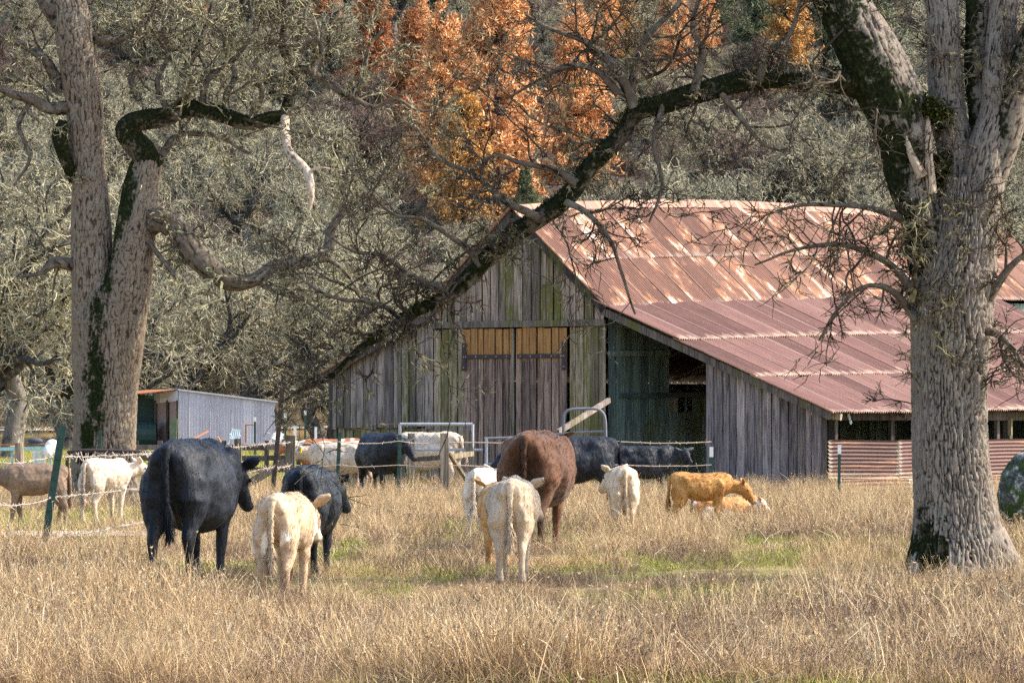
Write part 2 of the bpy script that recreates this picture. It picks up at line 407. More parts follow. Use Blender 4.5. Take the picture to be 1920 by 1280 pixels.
# ------------------------------------------------------------------ branching machinery
def grow(r,P0,D,L,S,wig,up=0.,out=None):
    n=len(P0); pts=np.zeros((n,S+1,3)); pts[:,0]=P0; d=nrm(D)
    for i in range(S):
        d=nrm(d+wig*r.normal(size=(n,3))+up*np.array([0,0,1.]))
        pts[:,i+1]=pts[:,i]+d*(L/S)[:,None]
    return pts
def sprout(r,pts,m,t0,t1,ang,angv=.25):
    n,S1,_=pts.shape; S=S1-1
    t=r.uniform(t0,t1,(n,m))*S; i=np.clip(t.astype(int),0,S-1); f=(t-i)[...,None]
    a=np.take_along_axis(pts,i[...,None].repeat(3,-1),1); b=np.take_along_axis(pts,(i+1)[...,None].repeat(3,-1),1)
    p=a+(b-a)*f; tg=nrm(b-a); q=r.normal(size=tg.shape); q=nrm(q-tg*(q*tg).sum(-1,keepdims=True))
    an=(ang+angv*r.normal(size=(n,m)))[...,None]
    return p.reshape(-1,3),nrm(np.cos(an)*tg+np.sin(an)*q).reshape(-1,3),(t/S).ravel()
def tubes(mb,r,pts,r0,r1,k=3,**at):
    n,S1,_=pts.shape
    if n==0: return
    t=nrm(np.gradient(pts,axis=1)); ref=nrm(r.normal(size=(n,1,3)))
    u=nrm(np.cross(t,ref)); v=np.cross(t,u)
    a=np.arange(k)*2*math.pi/k
    w=np.linspace(0,1,S1)[None]; rad=(np.asarray(r0)[:,None]*(1-w)+np.asarray(r1)[:,None]*w)[:,:,None,None]
    if k==2: off=np.array([1.,-1.])[None,None,:,None]*u[:,:,None]
    else: off=np.cos(a)[None,None,:,None]*u[:,:,None]+np.sin(a)[None,None,:,None]*v[:,:,None]
    V=pts[:,:,None]+rad*off
    if k==2:
        q=np.arange(S1-1)*2; Q=np.stack([q,q+1,q+3,q+2],-1)
    else: Q=ring_quads(S1,k)
    Q=(Q[None]+(np.arange(n)*S1*k)[:,None,None]).reshape(-1,4)
    V=V.reshape(-1,3)
    mb.add(V,Q,**{kk:np.broadcast_to(vv,(len(V),)) for kk,vv in at.items()})
def tufts(mb,r,p,d,L,w,mat_i=0):
    """small curled ribbons (lichen, moss, needle sprays): two quads each"""
    n=len(p); L=np.broadcast_to(L,(n,)); w=np.broadcast_to(w,(n,))
    s=nrm(np.cross(d,r.normal(size=(n,3))))*(w/2)[:,None]
    m=p+d*(L*.5)[:,None]+r.normal(size=(n,3))*(L*.15)[:,None]; e=m+nrm(d+.7*r.normal(size=(n,3)))*(L*.5)[:,None]
    V=np.stack([p-s*.6,p+s*.6,m+s,m-s,e+s*.35,e-s*.35],1).reshape(-1,3)
    b=(np.arange(n)*6)[:,None]; Q=np.concatenate([b+np.array([[0,1,2,3]]),b+np.array([[3,2,4,5]])])
    mb.cur=mat_i; mb.add(V,Q,rnd=np.repeat(r.uniform(0,1,n),6)); mb.cur=0

def limb(mb,C,k,spacing,seed,plate=(.075,.16),depth=.02,moss=0.,mossdir=(-1,0,0),mossw=.5,lump=.08,flare=None,fn=None,jit=.0):
    """tapering bark limb along control points C = [x,y,z,r]; returns resampled centres and radii"""
    R=catmull(C,spacing); pts,rad=R[:,:3].copy(),np.maximum(R[:,3],.004)
    if jit>0:
        ph=np.linspace(0,len(pts)*spacing*2.2,len(pts))
        for ax in range(3): pts[:,ax]+=jit*vnoise(np.stack([ph,ph*0+ax*7+seed,ph*0],-1),4)*np.minimum(1,np.minimum(np.arange(len(pts)),np.arange(len(pts))[::-1])/4)
    n=len(pts); arc=np.concatenate([[0],np.cumsum(np.linalg.norm(np.diff(pts,axis=0),axis=1))])
    a=np.arange(k)/k
    A,Z=np.meshgrid(a,arc+seed*3.7,indexing='xy')
    c=np.cos(A*2*math.pi); s=np.sin(A*2*math.pi)
    rr=rad[:,None]*np.ones(k)
    ln=vnoise(np.stack([c*1.2+seed,s*1.2,Z*.9/max(.2,rad.max())*.35],-1),5)+.5*vnoise(np.stack([c*2.5,s*2.5+seed,Z*1.6],-1),6)
    rr=rr*(1+lump*ln)
    if flare is not None: rr=rr*(1+flare(A,Z-seed*3.7))
    ncol=max(6,int(2*math.pi*rad.max()*.85/plate[0])); Zy=Z/plate[1]
    wv=np.stack([c*ncol*.16+seed,s*ncol*.16,Zy*.55],-1); wf=np.stack([c*ncol*.33,s*ncol*.33+seed,Zy*1.1],-1)
    ph_=A*ncol+1.05*vnoise(wv,14)+.42*vnoise(wf,15)
    st_=np.abs(np.sin(math.pi*ph_))
    ck=np.abs(vnoise(np.stack([c*ncol*.30+3,s*ncol*.30,Zy*1.6],-1),8))
    fz=np.clip(np.minimum(st_*1.15,ck*3.0+.12)/.75,0,1)*(.86+.14*vnoise(np.stack([c*ncol*.5,s*ncol*.5,Zy*2],-1),9))
    rr=rr+depth*np.minimum(1,rad/.25)[:,None]*(fz-.6)
    V,Q=sweep(pts,rr,k)
    nd=nrm(V.reshape(n,k,3)-pts[:,None])
    mo=moss+mossw*((nd@np.asarray(mossdir,float))-.35)
    if fn is not None: mo=np.maximum(mo,fn(V.reshape(n,k,3),nd))
    mb.add(V,Q,furrow=fz.ravel(),moss=mo.ravel())
    return pts,rad
def emit(r,pts,rad,dens,L0,L1,up=.35,t0=0.,t1=1.,along=.5):
    """starting points of branches from a limb"""
    seg=np.linalg.norm(np.diff(pts,axis=0),axis=1).sum(); n=max(1,int(seg*dens*(t1-t0)))
    i=np.clip((r.uniform(t0,t1,n)*(len(pts)-1)).astype(int),0,len(pts)-2); tg=nrm(pts[i+1]-pts[i])
    q=r.normal(size=(n,3)); q=nrm(q-tg*(q*tg).sum(-1,keepdims=True))
    d=nrm(q+along*tg+np.array([0,0,up])); L=r.uniform(L0,L1,n)
    return pts[i],d,L,np.minimum(rad[i]*.45,.012+.011*L)
def twiggery(mb,r,starts,sc_=1.0,m=(7,6),wig=.28,up=.05,lich=0,lsize=.05,droop=-.02,thin=1.0):
    """branches > branchlets > twigs from (P,D,L,R) lists"""
    P0=np.concatenate([s[0] for s in starts]); D=np.concatenate([s[1] for s in starts])
    L=np.concatenate([s[2] for s in starts]); R=np.concatenate([s[3] for s in starts])
    b=grow(r,P0,D,L,8,wig,up); tubes(mb,r,b,R,R*.3+.003,5)
    p,d,t=sprout(r,b,m[0],.15,1.,.85); l2=np.repeat(L,m[0])*(.55-.25*t)*r.uniform(.5,1.2,len(t)); r2=np.minimum(np.repeat(R,m[0])*.5,.014*thin)
    b2=grow(r,p,d,l2,5,wig*1.0,up*.5); tubes(mb,r,b2,r2,r2*.45,4)
    p,d,t=sprout(r,b2,m[1],.1,1.,.8); l3=np.repeat(l2,m[1])*r.uniform(.25,.6,len(t))+.06*sc_
    b3=grow(r,p,d,l3,3,wig,droop); tubes(mb,r,b3,np.full(len(l3),.0058*thin),np.full(len(l3),.003*thin),3)
    if lich:
        for bb,m_ in((b,lich),(b2,max(1,lich//2)),(b3,1)):
            p,d,t=sprout(r,bb,m_,0,1,1.2,.6); d=nrm(d+np.array([0,0,-.5])); tufts(mb,r,p,d,r.uniform(.8,2.2,len(p))*lsize,r.uniform(.09,.22,len(p))*lsize,1)
    return b,b2,b3

# ------------------------------------------------------------------ the right oak (near)
sR=190.0
def lp(s,L):                                    # [(px,py,width_px,ddepth)] -> [x,y,z,r]
    return np.array([[*(P(x,y,s)+np.array([0,d,0])),w/2/s] for x,y,w,d in [(*t,0)[:4] if len(t)==3 else t for t in L]])
r=np.random.default_rng(21)
base=G(1795,sR)
oakR=empty('oak_tree',base,'huge bare oak with deeply furrowed grey trunk and mossy arching limb beside the barn','tree')
tr=MB()
def flareR(A,Z):
    a=A*2*math.pi
    rt=.5+.5*np.cos(3*a+.6)+.35*np.cos(5*a+2.)
    return np.exp(-np.clip(Z,0,9)/.33)*(.16+.20*rt)
basem=lambda V,nd: np.where(nd[...,0]<-.25,.9-np.abs(V[...,2]-.25)*1.2,0)*1.0
limb(tr,lp(sR,[(1796,1102,186),(1796,1075,180),(1793,1020,166),(1788,950,150),(1780,850,142),(1777,720,139),(1779,620,148),(1784,530,156),(1796,470,138),(1806,400,116),(1808,330,96)]),300,.017,1,depth=.045,moss=-.35,mossw=.55,flare=flareR,fn=basem,plate=(.046,.13),lump=.08)
# roots running out to the right and left
for q in ([(1845,1010,84,-.1),(1880,1062,72,-.15),(1915,1090,56,-.2),(1960,1112,34,-.25)],[(1740,1030,60,-.1),(1715,1075,46,-.25),(1700,1100,26,-.3)],[(1800,1060,70,-.3),(1806,1100,50,-.5),(1810,1125,20,-.65)]):
    limb(tr,lp(sR,q),48,.03,5,depth=.02,moss=.1,plate=(.05,.12))
tr.obj('trunk',M['bark_r'],oakR,True)
branch=MB(); starts=[]
def addlimb(mb,L,s,seed,k=28,dens=5,l0=.5,l1=1.4,up=.3,depth=.02,jit=.03,spacing=.04,t0=.1,**kw):
    p,rd=limb(mb,lp(s,L),k,spacing,seed,depth=depth,jit=jit,**kw)
    if dens>0: starts.append(emit(r,p,rd,dens,l0,l1,up,t0))
    return p,rd
B=lambda: MB()
b_=B(); addlimb(b_,[(1770,560,80,.05),(1742,490,78,-.05),(1722,420,72,-.1),(1704,345,84,-.1),(1690,260,98,-.1),(1655,150,112,-.15),(1600,50,98,-.2),(1555,-40,86,-.25),(1500,-140,66,-.3)],sR,2,k=110,spacing=.022,moss=.72,mossw=.3,depth=.022,dens=3,l0=.4,l1=1.1); b_.obj('branch',M['bark_r'],oakR,True)
b_=B(); arch=addlimb(b_,[(1668,200,70,-.1),(1625,172,58,-.2),(1560,158,50,-.25),(1480,150,46,-.25),(1400,158,44,-.25),(1330,176,38,-.25),(1255,188,34,-.2),(1195,208,36,-.15),(1160,258,38,-.1),(1112,318,36,-.05),(1062,370,36,0),(1000,422,34,0),(935,470,34,.05),(880,514,30,.1),(820,556,24,.1),(770,596,20,.15),(700,642,16,.15),(640,682,13,.2),(575,728,8,.2),(520,760,4,.2)],sR,3,k=40,moss=.72,mossw=.3,dens=12,l0=.15,l1=.65,up=.05,lump=.2,jit=.05,plate=(.05,.1)); b_.obj('branch',M['bark_d'],oakR,True)
b_=B(); addlimb(b_,[(1790,470,100,.1),(1797,380,84,.1),(1792,270,72,.12),(1782,170,66,.15),(1772,80,62,.15),(1765,-20,58,.2),(1760,-120,46,.2)],sR,4,k=110,spacing=.022,moss=.02,mossw=.5,dens=5,l0=.4,l1=1.3,depth=.034,plate=(.05,.13)); b_.obj('branch',M['bark_r'],oakR,True)
b_=B(); addlimb(b_,[(1812,460,110,.0),(1836,370,86,-.05),(1856,280,74,-.05),(1868,190,66,-.05),(1882,90,62,0),(1893,-10,58,0),(1905,-120,44,0)],sR,5,k=110,spacing=.022,moss=-.05,mossw=.5,dens=6,l0=.4,l1=1.3,depth=.034,plate=(.05,.13)); b_.obj('branch',M['bark_r'],oakR,True)
b_=B(); addlimb(b_,[(1850,330,60,.1),(1846,240,52,.15),(1838,150,50,.2),(1836,60,48,.2),(1840,-40,44,.2)],sR,6,k=36,moss=.55,mossw=.4,dens=3,l0=.4,l1=1.1); b_.obj('branch',M['bark_r'],oakR,True)
b_=B(); addlimb(b_,[(1850,350,56,-.05),(1880,270,56,-.1),(1903,190,58,-.15),(1925,110,56,-.2),(1950,0,50,-.2)],sR,7,k=36,moss=.5,mossw=.4,dens=4,l0=.4,l1=1.1); b_.obj('branch',M['bark_r'],oakR,True)
dd=B(); limb(dd,lp(sR,[(1742,365,20,-.28),(1738,310,16,-.3),(1737,255,13,-.3),(1733,222,4,-.3)]),14,.03,8,depth=.01,plate=(.03,.2),jit=.02)
limb(dd,lp(sR,[(1722,335,22,-.33),(1702,300,14,-.33),(1690,250,5,-.33)]),12,.03,9,depth=.01,plate=(.03,.2),jit=.02)
dd.obj('snag',M['deadwood'],oakR,True,label='pale dead broken stub in the fork')
# smaller side branches with their own twigs, over the roof and above the arch
side=B()
for i,L in enumerate([
  [(1712,420,26,-.15),(1660,405,14,-.25),(1600,390,10,-.3),(1530,385,8,-.35),(1450,400,5,-.4)],
  [(1715,560,24,-.2),(1670,500,15,-.3),(1610,470,12,-.35),(1550,460,9,-.4),(1480,475,6,-.45),(1410,500,4,-.5)],
  [(1715,600,20,-.2),(1660,545,12,-.3),(1610,540,9,-.35),(1560,590,7,-.4),(1530,640,4,-.4)],
  [(1190,205,24,-.2),(1172,170,20,-.2),(1140,120,15,-.2),(1100,85,11,-.2),(1040,60,8,-.2),(985,30,5,-.2)],
  [(1180,185,22,-.15),(1200,110,16,-.15),(1225,60,12,-.2),(1260,20,9,-.2),(1290,-30,6,-.2)],
  [(1160,180,18,-.2),(1120,140,12,-.2),(1060,130,9,-.25),(1010,150,6,-.25),(950,190,4,-.25)],
  [(1300,175,20,-.3),(1310,110,14,-.35),(1290,60,10,-.35),(1310,0,8,-.35),(1330,-50,5,-.4)],
  [(1080,345,18,-.1),(1040,320,12,-.15),(980,310,9,-.2),(930,300,7,-.2),(860,340,4,-.25)],
  [(1010,410,18,-.1),(950,380,12,-.15),(890,330,9,-.15),(820,300,7,-.2),(780,240,4,-.2)],
  [(900,500,16,0),(860,450,11,0),(800,410,8,0),(740,400,6,-.05),(680,340,4,-.1)],
  [(840,545,14,0),(780,520,10,0),(720,480,8,0),(660,470,6,0),(600,430,4,0)],
  [(760,605,12,.1),(700,570,9,.1),(640,560,7,.1),(580,530,5,.1),(530,490,3,.1)],
  [(1420,155,18,-.35),(1440,100,12,-.4),(1480,60,9,-.4),(1500,0,7,-.4)],
  [(1350,180,14,-.3),(1385,230,10,-.35),(1420,270,7,-.35),(1470,290,4,-.35)],
  [(1850,560,22,-.2),(1885,500,14,-.25),(1920,470,9,-.3),(1960,440,5,-.3)],
  [(1845,620,16,-.2),(1880,640,11,-.3),(1915,690,8,-.3),(1935,740,4,-.3)],
  [(1240,200,12,-.3),(1225,280,9,-.35),(1240,350,7,-.35),(1215,420,4,-.35)],
  [(1060,380,14,-.1),(1100,400,10,-.2),(1140,450,8,-.2),(1165,520,6,-.2),(1190,590,4,-.2)],
  ]):
    addlimb(side,L,sR,30+i,k=8,spacing=.06,dens=8,l0=.25,l1=1.1,up=.02,depth=.004,moss=.1,jit=.035,t0=.15,plate=(.03,.06))
side.obj('branch',M['bark_d'],oakR,True)
# twigs sprouting straight from the trunk
tp=lp(sR,[(1776,760,130),(1780,600,140),(1790,480,140),(1720,420,80),(1690,260,90)])
trk=catmull(tp,.05); starts.append(emit(r,trk[:,:3],trk[:,3],20,.25,.75,.05)); 
st=starts[-1]; starts[-1]=(st[0]+nrm(st[1]*np.array([1,1,.1]))*.36,st[1],st[2],np.full(len(st[2]),.008))
i_=len(arch[0])
starts.append(emit(r,arch[0][:int(i_*.75)],arch[1][:int(i_*.75)]*.6,1.9,1.0,2.4,.30)); starts.append(emit(r,arch[0],arch[1]*.5,1.3,.7,1.5,-.15))
for k_ in(-1,-2): starts[k_]=(*starts[k_][:3],starts[k_][3]*.5)
tw=MB(); twiggery(tw,r,starts,1.0,(5,5),.24,.03,lich=1,lsize=.03)
tw.obj('crown',[M['twig'],M['lichen']],oakR)
# moss cushions in the fork and on the limbs
ms=MB()
for L,w,nn in (([(1760,225,0),(1766,215,0)],.10,500),([(1735,200,-.2),(1750,215,-.2)],.08,350),([(1762,300,0),(1768,360,0)],.09,500)):
    a=np.array([P(x,y,sR)+[0,d-.1,0] for x,y,d in L]); t_=r.uniform(0,1,(nn,1)); c=a[0]+(a[1]-a[0])*t_+r.normal(size=(nn,3))*w*.5
    tufts(ms,r,c,nrm(r.normal(size=(nn,3))+[0,-.4,.5]),.05,.03)
pa,ra=arch; nn=5000
i=r.integers(0,int(len(pa)*.85),nn); ang=r.normal(0,.9,nn); tg=nrm(np.gradient(pa,axis=0))[i]
sd=nrm(np.cross(tg,[0,0,1.])); nv=np.cross(sd,tg); dv=nrm(np.cos(ang)[:,None]*nv+np.sin(ang)[:,None]*sd)
tufts(ms,r,pa[i]+dv*ra[i][:,None]*.95,nrm(dv+.5*r.normal(size=(nn,3))),r.uniform(.012,.035,nn),.014)
ms.obj('moss',M['moss'],oakR,kind='stuff')

# ------------------------------------------------------------------ the left oak (farther)
sL=100.0; r=np.random.default_rng(33); starts=[]
oakL=empty('oak_tree',G(200,sL),'massive two-stemmed old oak with mossy strip and pale dead limb behind the calves','tree')
tr=MB()
_mz=[EYE+(HY-y)/sL for y in (960,860,780,640,560,480,420,350,300)]; _mx=[(x-960)/sL for x in (168,170,176,186,196,208,224,240,246)]
def midm(V,nd):
    d=np.abs(V[...,0]-np.interp(V[...,2],_mz,_mx)); ns=vnoise(V*np.array([5,5,1.6]),17)+.6*vnoise(V*np.array([14,14,5]),18)
    return np.clip(.62-(d/.24)**2*.5+.35*ns-np.clip(.5-V[...,2],0,9)*.4,-1,.95)-np.clip(nd[...,1]-.2,0,1)*2
def flareL(A,Z): return np.exp(-np.clip(Z,0,9)/.4)*(.18+.12*np.cos(4*A*2*math.pi+1))
limb(tr,lp(sL,[(197,975,168),(197,940,146),(197,850,120),(200,760,118),(204,660,124),(206,590,126),(207,540,96),(208,505,50)]),220,.025,12,depth=.05,moss=-.5,mossw=.3,flare=flareL,fn=midm,plate=(.085,.16),lump=.09)
limb(tr,lp(sL,[(176,700,80,.05),(174,600,78,.05),(172,500,74,0),(170,400,70,0),(164,300,68,0),(156,200,70,0),(146,110,72,0),(138,50,72,0),(128,0,64,0),(105,-60,52,0)]),140,.025,13,depth=.03,moss=-.5,mossw=.3,plate=(.085,.16),lump=.09)
limb(tr,lp(sL,[(212,770,56,-.02),(224,700,78,-.1),(232,600,88,-.15),(246,500,80,-.2),(258,420,74,-.2),(268,350,66,-.2),(280,300,56,-.2),(290,272,40,-.2)]),140,.025,14,depth=.03,moss=-.5,mossdir=(-1,-.2,0),mossw=.5,fn=midm,plate=(.085,.16),lump=.10)
tr.obj('trunk',M['bark_l'],oakL,True)
def LL(L,seed,k=28,dens=1.8,l0=.7,l1=2.2,up=.2,spacing=.06,moss=.3,mossw=.3,mat='bark_d',name='branch',**kw):
    b=MB(); q=addlimb(b,L,sL,seed,k=k,dens=dens,l0=l0,l1=l1,up=up,spacing=spacing,moss=moss,mossw=mossw,mossdir=kw.pop('mossdir',(0,0,1)),plate=kw.pop('plate',(.06,.12)),**kw)
    b.obj(name,M[mat],oakL,True); return q
LL([(285,310,54,-.2),(275,292,50,-.3),(252,268,46,-.35),(240,246,42,-.4),(262,228,38,-.4),(312,220,34,-.4),(356,206,31,-.4),(416,217,29,-.4),(463,232,27,-.4),(511,226,27,-.4),(540,222,26,-.4)],41,k=36,moss=.75,mossdir=(0,-.3,1),lump=.14,dens=3)
LL([(536,232,24,-.4),(543,190,22,-.4),(552,150,20,-.4),(556,126,18,-.4),(540,112,17,-.4),(531,85,14,-.4),(537,35,11,-.4),(545,-20,8,-.4)],42,k=20,moss=.6,dens=3,l0=.5,l1=1.8)
LL([(552,132,17,-.4),(582,137,15,-.4),(624,163,13,-.4),(655,178,12,-.4),(680,150,10,-.4),(690,100,7,-.4),(720,60,5,-.4)],43,k=14,moss=.4,dens=3.5,l0=.5,l1=1.6)
LL([(537,226,18,-.5),(540,261,16,-.9),(556,303,15,-1.4),(586,335,16,-1.8),(592,368,12,-2.0),(590,404,4,-2.0)],44,k=16,dens=0,moss=-.8,mossw=.1,mat='deadwood',name='dead_branch',depth=.015)
LL([(588,334,8,-1.8),(610,328,5,-1.9),(650,332,3,-2.0)],45,k=8,dens=0,moss=-.8,mossw=.1,mat='deadwood',name='dead_branch')
LL([(268,430,48,-.25),(298,420,44,-.4),(338,438,44,-.5),(368,474,44,-.55),(404,505,38,-.6),(440,526,32,-.6),(478,520,26,-.6),(523,502,23,-.6),(570,493,20,-.6),(612,474,19,-.6),(630,428,16,-.6),(644,386,14,-.6),(654,340,10,-.6),(670,290,6,-.6)],46,k=34,moss=.2,mossw=.5,lump=.2,dens=2.8,up=.0,jit=.07)
LL([(160,205,34,0),(125,200,28,-.1),(90,204,24,-.2),(60,188,20,-.25),(25,178,16,-.3),(-20,160,12,-.3)],47,k=20,moss=.2,dens=4)
LL([(165,500,34,0),(135,498,26,-.1),(104,495,21,-.2),(78,516,9,-.25),(40,520,5,-.25)],48,k=20,moss=-.1,dens=3)
LL([(140,340,20,-.1),(122,290,26,-.3),(116,258,30,-.35),(122,228,16,-.35)],49,k=20,moss=.9,dens=0,lump=.15)
LL([(112,170,26,0),(88,120,20,-.1),(60,95,16,-.1),(20,75,12,-.1),(-30,50,9,-.1)],50,k=16,moss=.3,dens=3)
LL([(120,40,54,0),(100,10,50,0),(78,-30,42,0),(60,-90,34,0)],51,k=30,moss=-.3,dens=2)
LL([(345,208,18,-.4),(346,150,15,-.4),(372,96,12,-.4),(384,60,9,-.4),(400,10,6,-.4)],52,k=12,moss=.5,dens=3.2)
LL([(424,216,14,-.4),(428,184,13,-.4),(444,150,11,-.4),(430,110,8,-.4),(420,70,5,-.4)],53,k=12,moss=.4,dens=3.2)
LL([(172,70,24,0),(215,80,16,0),(250,60,12,0),(290,20,9,0),(330,-30,7,0)],54,k=14,moss=.3,dens=3)
LL([(300,300,18,-.3),(330,260,13,-.3),(360,250,10,-.3),(420,262,8,-.3),(470,290,5,-.3)],55,k=12,moss=.3,dens=3)
LL([(262,190,16,-.2),(250,150,13,-.2),(275,110,10,-.2),(265,60,8,-.2),(290,10,6,-.2)],56,k=12,moss=.4,dens=3.2)
LL([(470,524,13,-.6),(520,548,9,-.6),(570,560,7,-.6),(620,600,5,-.6),(640,640,3,-.6)],57,k=10,moss=.1,dens=5,l0=.4,l1=1.2,up=-.1)
LL([(600,480,12,-.6),(640,500,9,-.6),(670,540,6,-.6),(690,580,4,-.6)],58,k=10,moss=.1,dens=5,l0=.4,l1=1.2,up=-.1)
LL([(585,138,12,-.4),(603,90,9,-.4),(574,45,7,-.4),(592,-15,5,-.4)],60,k=10,moss=.4,dens=3)
LL([(378,208,14,-.4),(402,145,11,-.5),(448,112,9,-.5),(478,62,7,-.5),(466,-5,5,-.5)],61,k=10,moss=.4,dens=3)
LL([(468,230,13,-.4),(492,182,10,-.6),(474,134,8,-.6),(503,92,6,-.6),(522,30,4,-.6)],62,k=10,moss=.4,dens=3)
LL([(655,180,11,-.4),(702,203,9,-.4),(742,188,7,-.4),(792,212,5,-.4),(848,198,3,-.4)],63,k=10,moss=.3,dens=3,l1=1.4)
LL([(640,402,11,-.6),(682,372,8,-.6),(732,384,6,-.6),(785,350,4,-.6)],64,k=10,moss=.2,dens=3,l1=1.3)
LL([(320,222,13,-.4),(300,160,10,-.5),(322,105,8,-.5),(308,50,6,-.5),(330,0,4,-.5)],65,k=10,moss=.4,dens=3)
LL([(60,190,12,-.2),(40,240,9,-.3),(58,300,7,-.3),(30,350,4,-.3)],66,k=10,moss=.3,dens=3)
LL([(262,440,14,-.3),(300,480,10,-.6),(345,540,8,-.7),(380,600,6,-.7),(430,640,4,-.7)],67,k=10,moss=.2,dens=3,up=-.05,l1=1.4)
tw=MB(); twiggery(tw,r,starts,1.0,(6,6),.30,.02,lich=1,lsize=.09,thin=1.5)
tw.obj('crown',[M['twig_l'],M['lichen']],oakL)

# ------------------------------------------------------------------ far oaks, pines
def far_oak(seed,tw='twig_far',lich=True,H=1.0):
    r=np.random.default_rng(seed); t=MB(); c=MB()
    zc=r.uniform(3.0,4.5)
    C=[[0,0,-.8,.62],[.1,0,.6,.48],[r.normal()*.3,r.normal()*.3,zc*.6,.42],[r.normal()*.5,r.normal()*.5,zc,.38]]
    limb(t,np.array(C),14,.25,seed,depth=.02,moss=-.2,mossw=.3)
    n=9; az=np.arange(n)*2*math.pi/n+r.uniform(-.3,.3,n); el=r.uniform(.25,1.25,n)
    D=np.stack([np.cos(az)*np.cos(el),np.sin(az)*np.cos(el),np.sin(el)],-1)
    P0=np.array(C[-1][:3])+np.stack([r.normal(0,.15,n),r.normal(0,.15,n),r.uniform(-1.4,.1,n)],-1)
    L=r.uniform(5.0,8.5,n)*H
    b=grow(r,P0,D,L,10,.26,.07); tubes(t,r,b,np.full(n,.30),np.full(n,.09),7,furrow=.1,moss=.35)
    p,d,tt=sprout(r,b,9,.2,1,.8); l2=np.repeat(L,9)*(.55-.25*tt)*r.uniform(.6,1.2,len(tt))
    b2=grow(r,p,d,l2,7,.3,.05); tubes(t,r,b2,np.full(len(l2),.10),np.full(len(l2),.04),4,furrow=.1,moss=.3)
    p,d,tt=sprout(r,b2,7,.1,1,.8); l3=np.repeat(l2,7)*r.uniform(.3,.7,len(tt))+.2
    b3=grow(r,p,d,l3,4,.33,.0); tubes(c,r,b3,np.full(len(l3),.036),np.full(len(l3),.018),3)
    p,d,tt=sprout(r,b3,11,.05,1,.85); l4=r.uniform(.3,.95,len(tt))
    b4=grow(r,p,d,l4,2,.35,-.03); tubes(c,r,b4,np.full(len(l4),.024),np.full(len(l4),.013),2)
    if lich:
        for bb,m_ in((b2,6),(b3,2)):
            p,d,_=sprout(r,bb,m_,0,1,1.3,.6); d=nrm(d+[0,0,-.6]); tufts(c,r,p,d,r.uniform(.2,.7,len(p)),r.uniform(.02,.05,len(p)),1)
    return t.mesh('trunk',M['bark_far'],True),c.mesh('crown',[M[tw],M['lichen']])
def pine(seed,mat,H=24.,W=4.2,base=.12,narrow=1.0):
    r=np.random.default_rng(seed); t=MB(); c=MB()
    z=np.linspace(-1.5,H,9); t.tube(np.stack([r.normal(0,.05,9),r.normal(0,.05,9),z],-1),np.linspace(.36,.04,9),7)
    nb=300; zz=np.sort(r.uniform(0,1,nb)**.85); zz=(np.round(zz*17)/17+r.normal(0,.012,nb)).clip(0,1); zz=H*(base+(1-base)*zz); f=(zz/H-base)/(1-base)
    Lb=1.45*W*narrow*(1-f)**.7*r.uniform(.55,1.1,nb)+.5
    az=r.uniform(0,2*math.pi,nb); el=-.15+.75*f+r.normal(0,.1,nb)
    D=np.stack([np.cos(az)*np.cos(el),np.sin(az)*np.cos(el),np.sin(el)],-1)
    b=grow(r,np.stack([0*zz,0*zz,zz],-1),D,Lb,4,.12,.05); tubes(t,r,b,np.full(nb,.06),np.full(nb,.02),3)
    p,d,tt=sprout(r,b,22,.15,1.,.7,.4); p=p+r.normal(size=p.shape)*np.array([.35,.35,.22]); kk=vnoise(p*np.array([.75,.75,.6])+seed,19)>-.18; p,d=p[kk],d[kk]; n=len(p)
    rep=6; pp=np.repeat(p,rep,0); dd=nrm(np.repeat(d,rep,0)*.5+r.normal(size=(n*rep,3))*.7+[0,0,.35])
    tufts(c,r,pp,dd,r.uniform(.35,.95,n*rep),r.uniform(.07,.17,n*rep))
    return t.mesh('trunk',M['bark_far']),c.mesh('crown',M[mat])
def plant(name,meshes,x,y,sz,rz,label,cat,group,z=None):
    z=float(hz(x,y)) if z is None else z
    o=empty(name,(x,y,z),label,cat,group); o.rotation_euler=(0,0,rz); o.scale=(sz,sz,sz)
    for nm,me in zip(('trunk','crown'),meshes):
        c=bpy.data.objects.new(nm,me); COL.objects.link(c); c.parent=o
    return o
oaks=[far_oak(100+i) for i in range(4)]
oakp=[far_oak(120+i,'twig_purple',False,.9) for i in range(1)]
r=np.random.default_rng(5)
def far(px,s,jx=0): return ((px-960)/s,F/s)
# nearest line of oaks behind the shed and barn, placed
GO='bare oaks behind the shed and barn'
near=[(22,43,0,1.0),(-60,40,1,1.05),(300,32.5,2,.95),(352,32,3,.9),(120,33,1,.95),(470,31,0,1.0),(600,32,2,1.0),(760,33,3,.95),(900,31,1,1.0),(1050,33,0,.95),(1210,32,2,1.05),(1390,33,3,1.0),(1560,32,1,1.05),(1720,33,0,1.0),(1880,34,2,1.0),(1990,33,3,1.0),(220,31,3,1.0),(690,30,0,1.05)]
NL={22:'grey oak with a thick bare trunk at the left edge behind the turquoise table',300:'oak whose trunk rises just behind the left end of the metal shed',352:'leaning oak with trunk right behind the shed roof, beside another oak trunk',600:'bare oak standing in the gap between the metal shed and the barn'}
for px,s,k,sz in near:
    x,y=far(px,s)
    plant('bare_oak',oaks[k],x,y,sz,r.uniform(0,6.3),NL.get(px,'grey bare lichen-hung oak among those at the foot of the hill behind the barn'),'tree',None if px in NL else GO)
pines={'o':pine(201,'needle_o'),'o2':pine(202,'needle_o',26,3.6,.15),'r':pine(203,'needle_r',20,3.6),'y':pine(204,'needle_y',19,4.6),'g':pine(205,'needle_g',20,3.8)}
y=275.
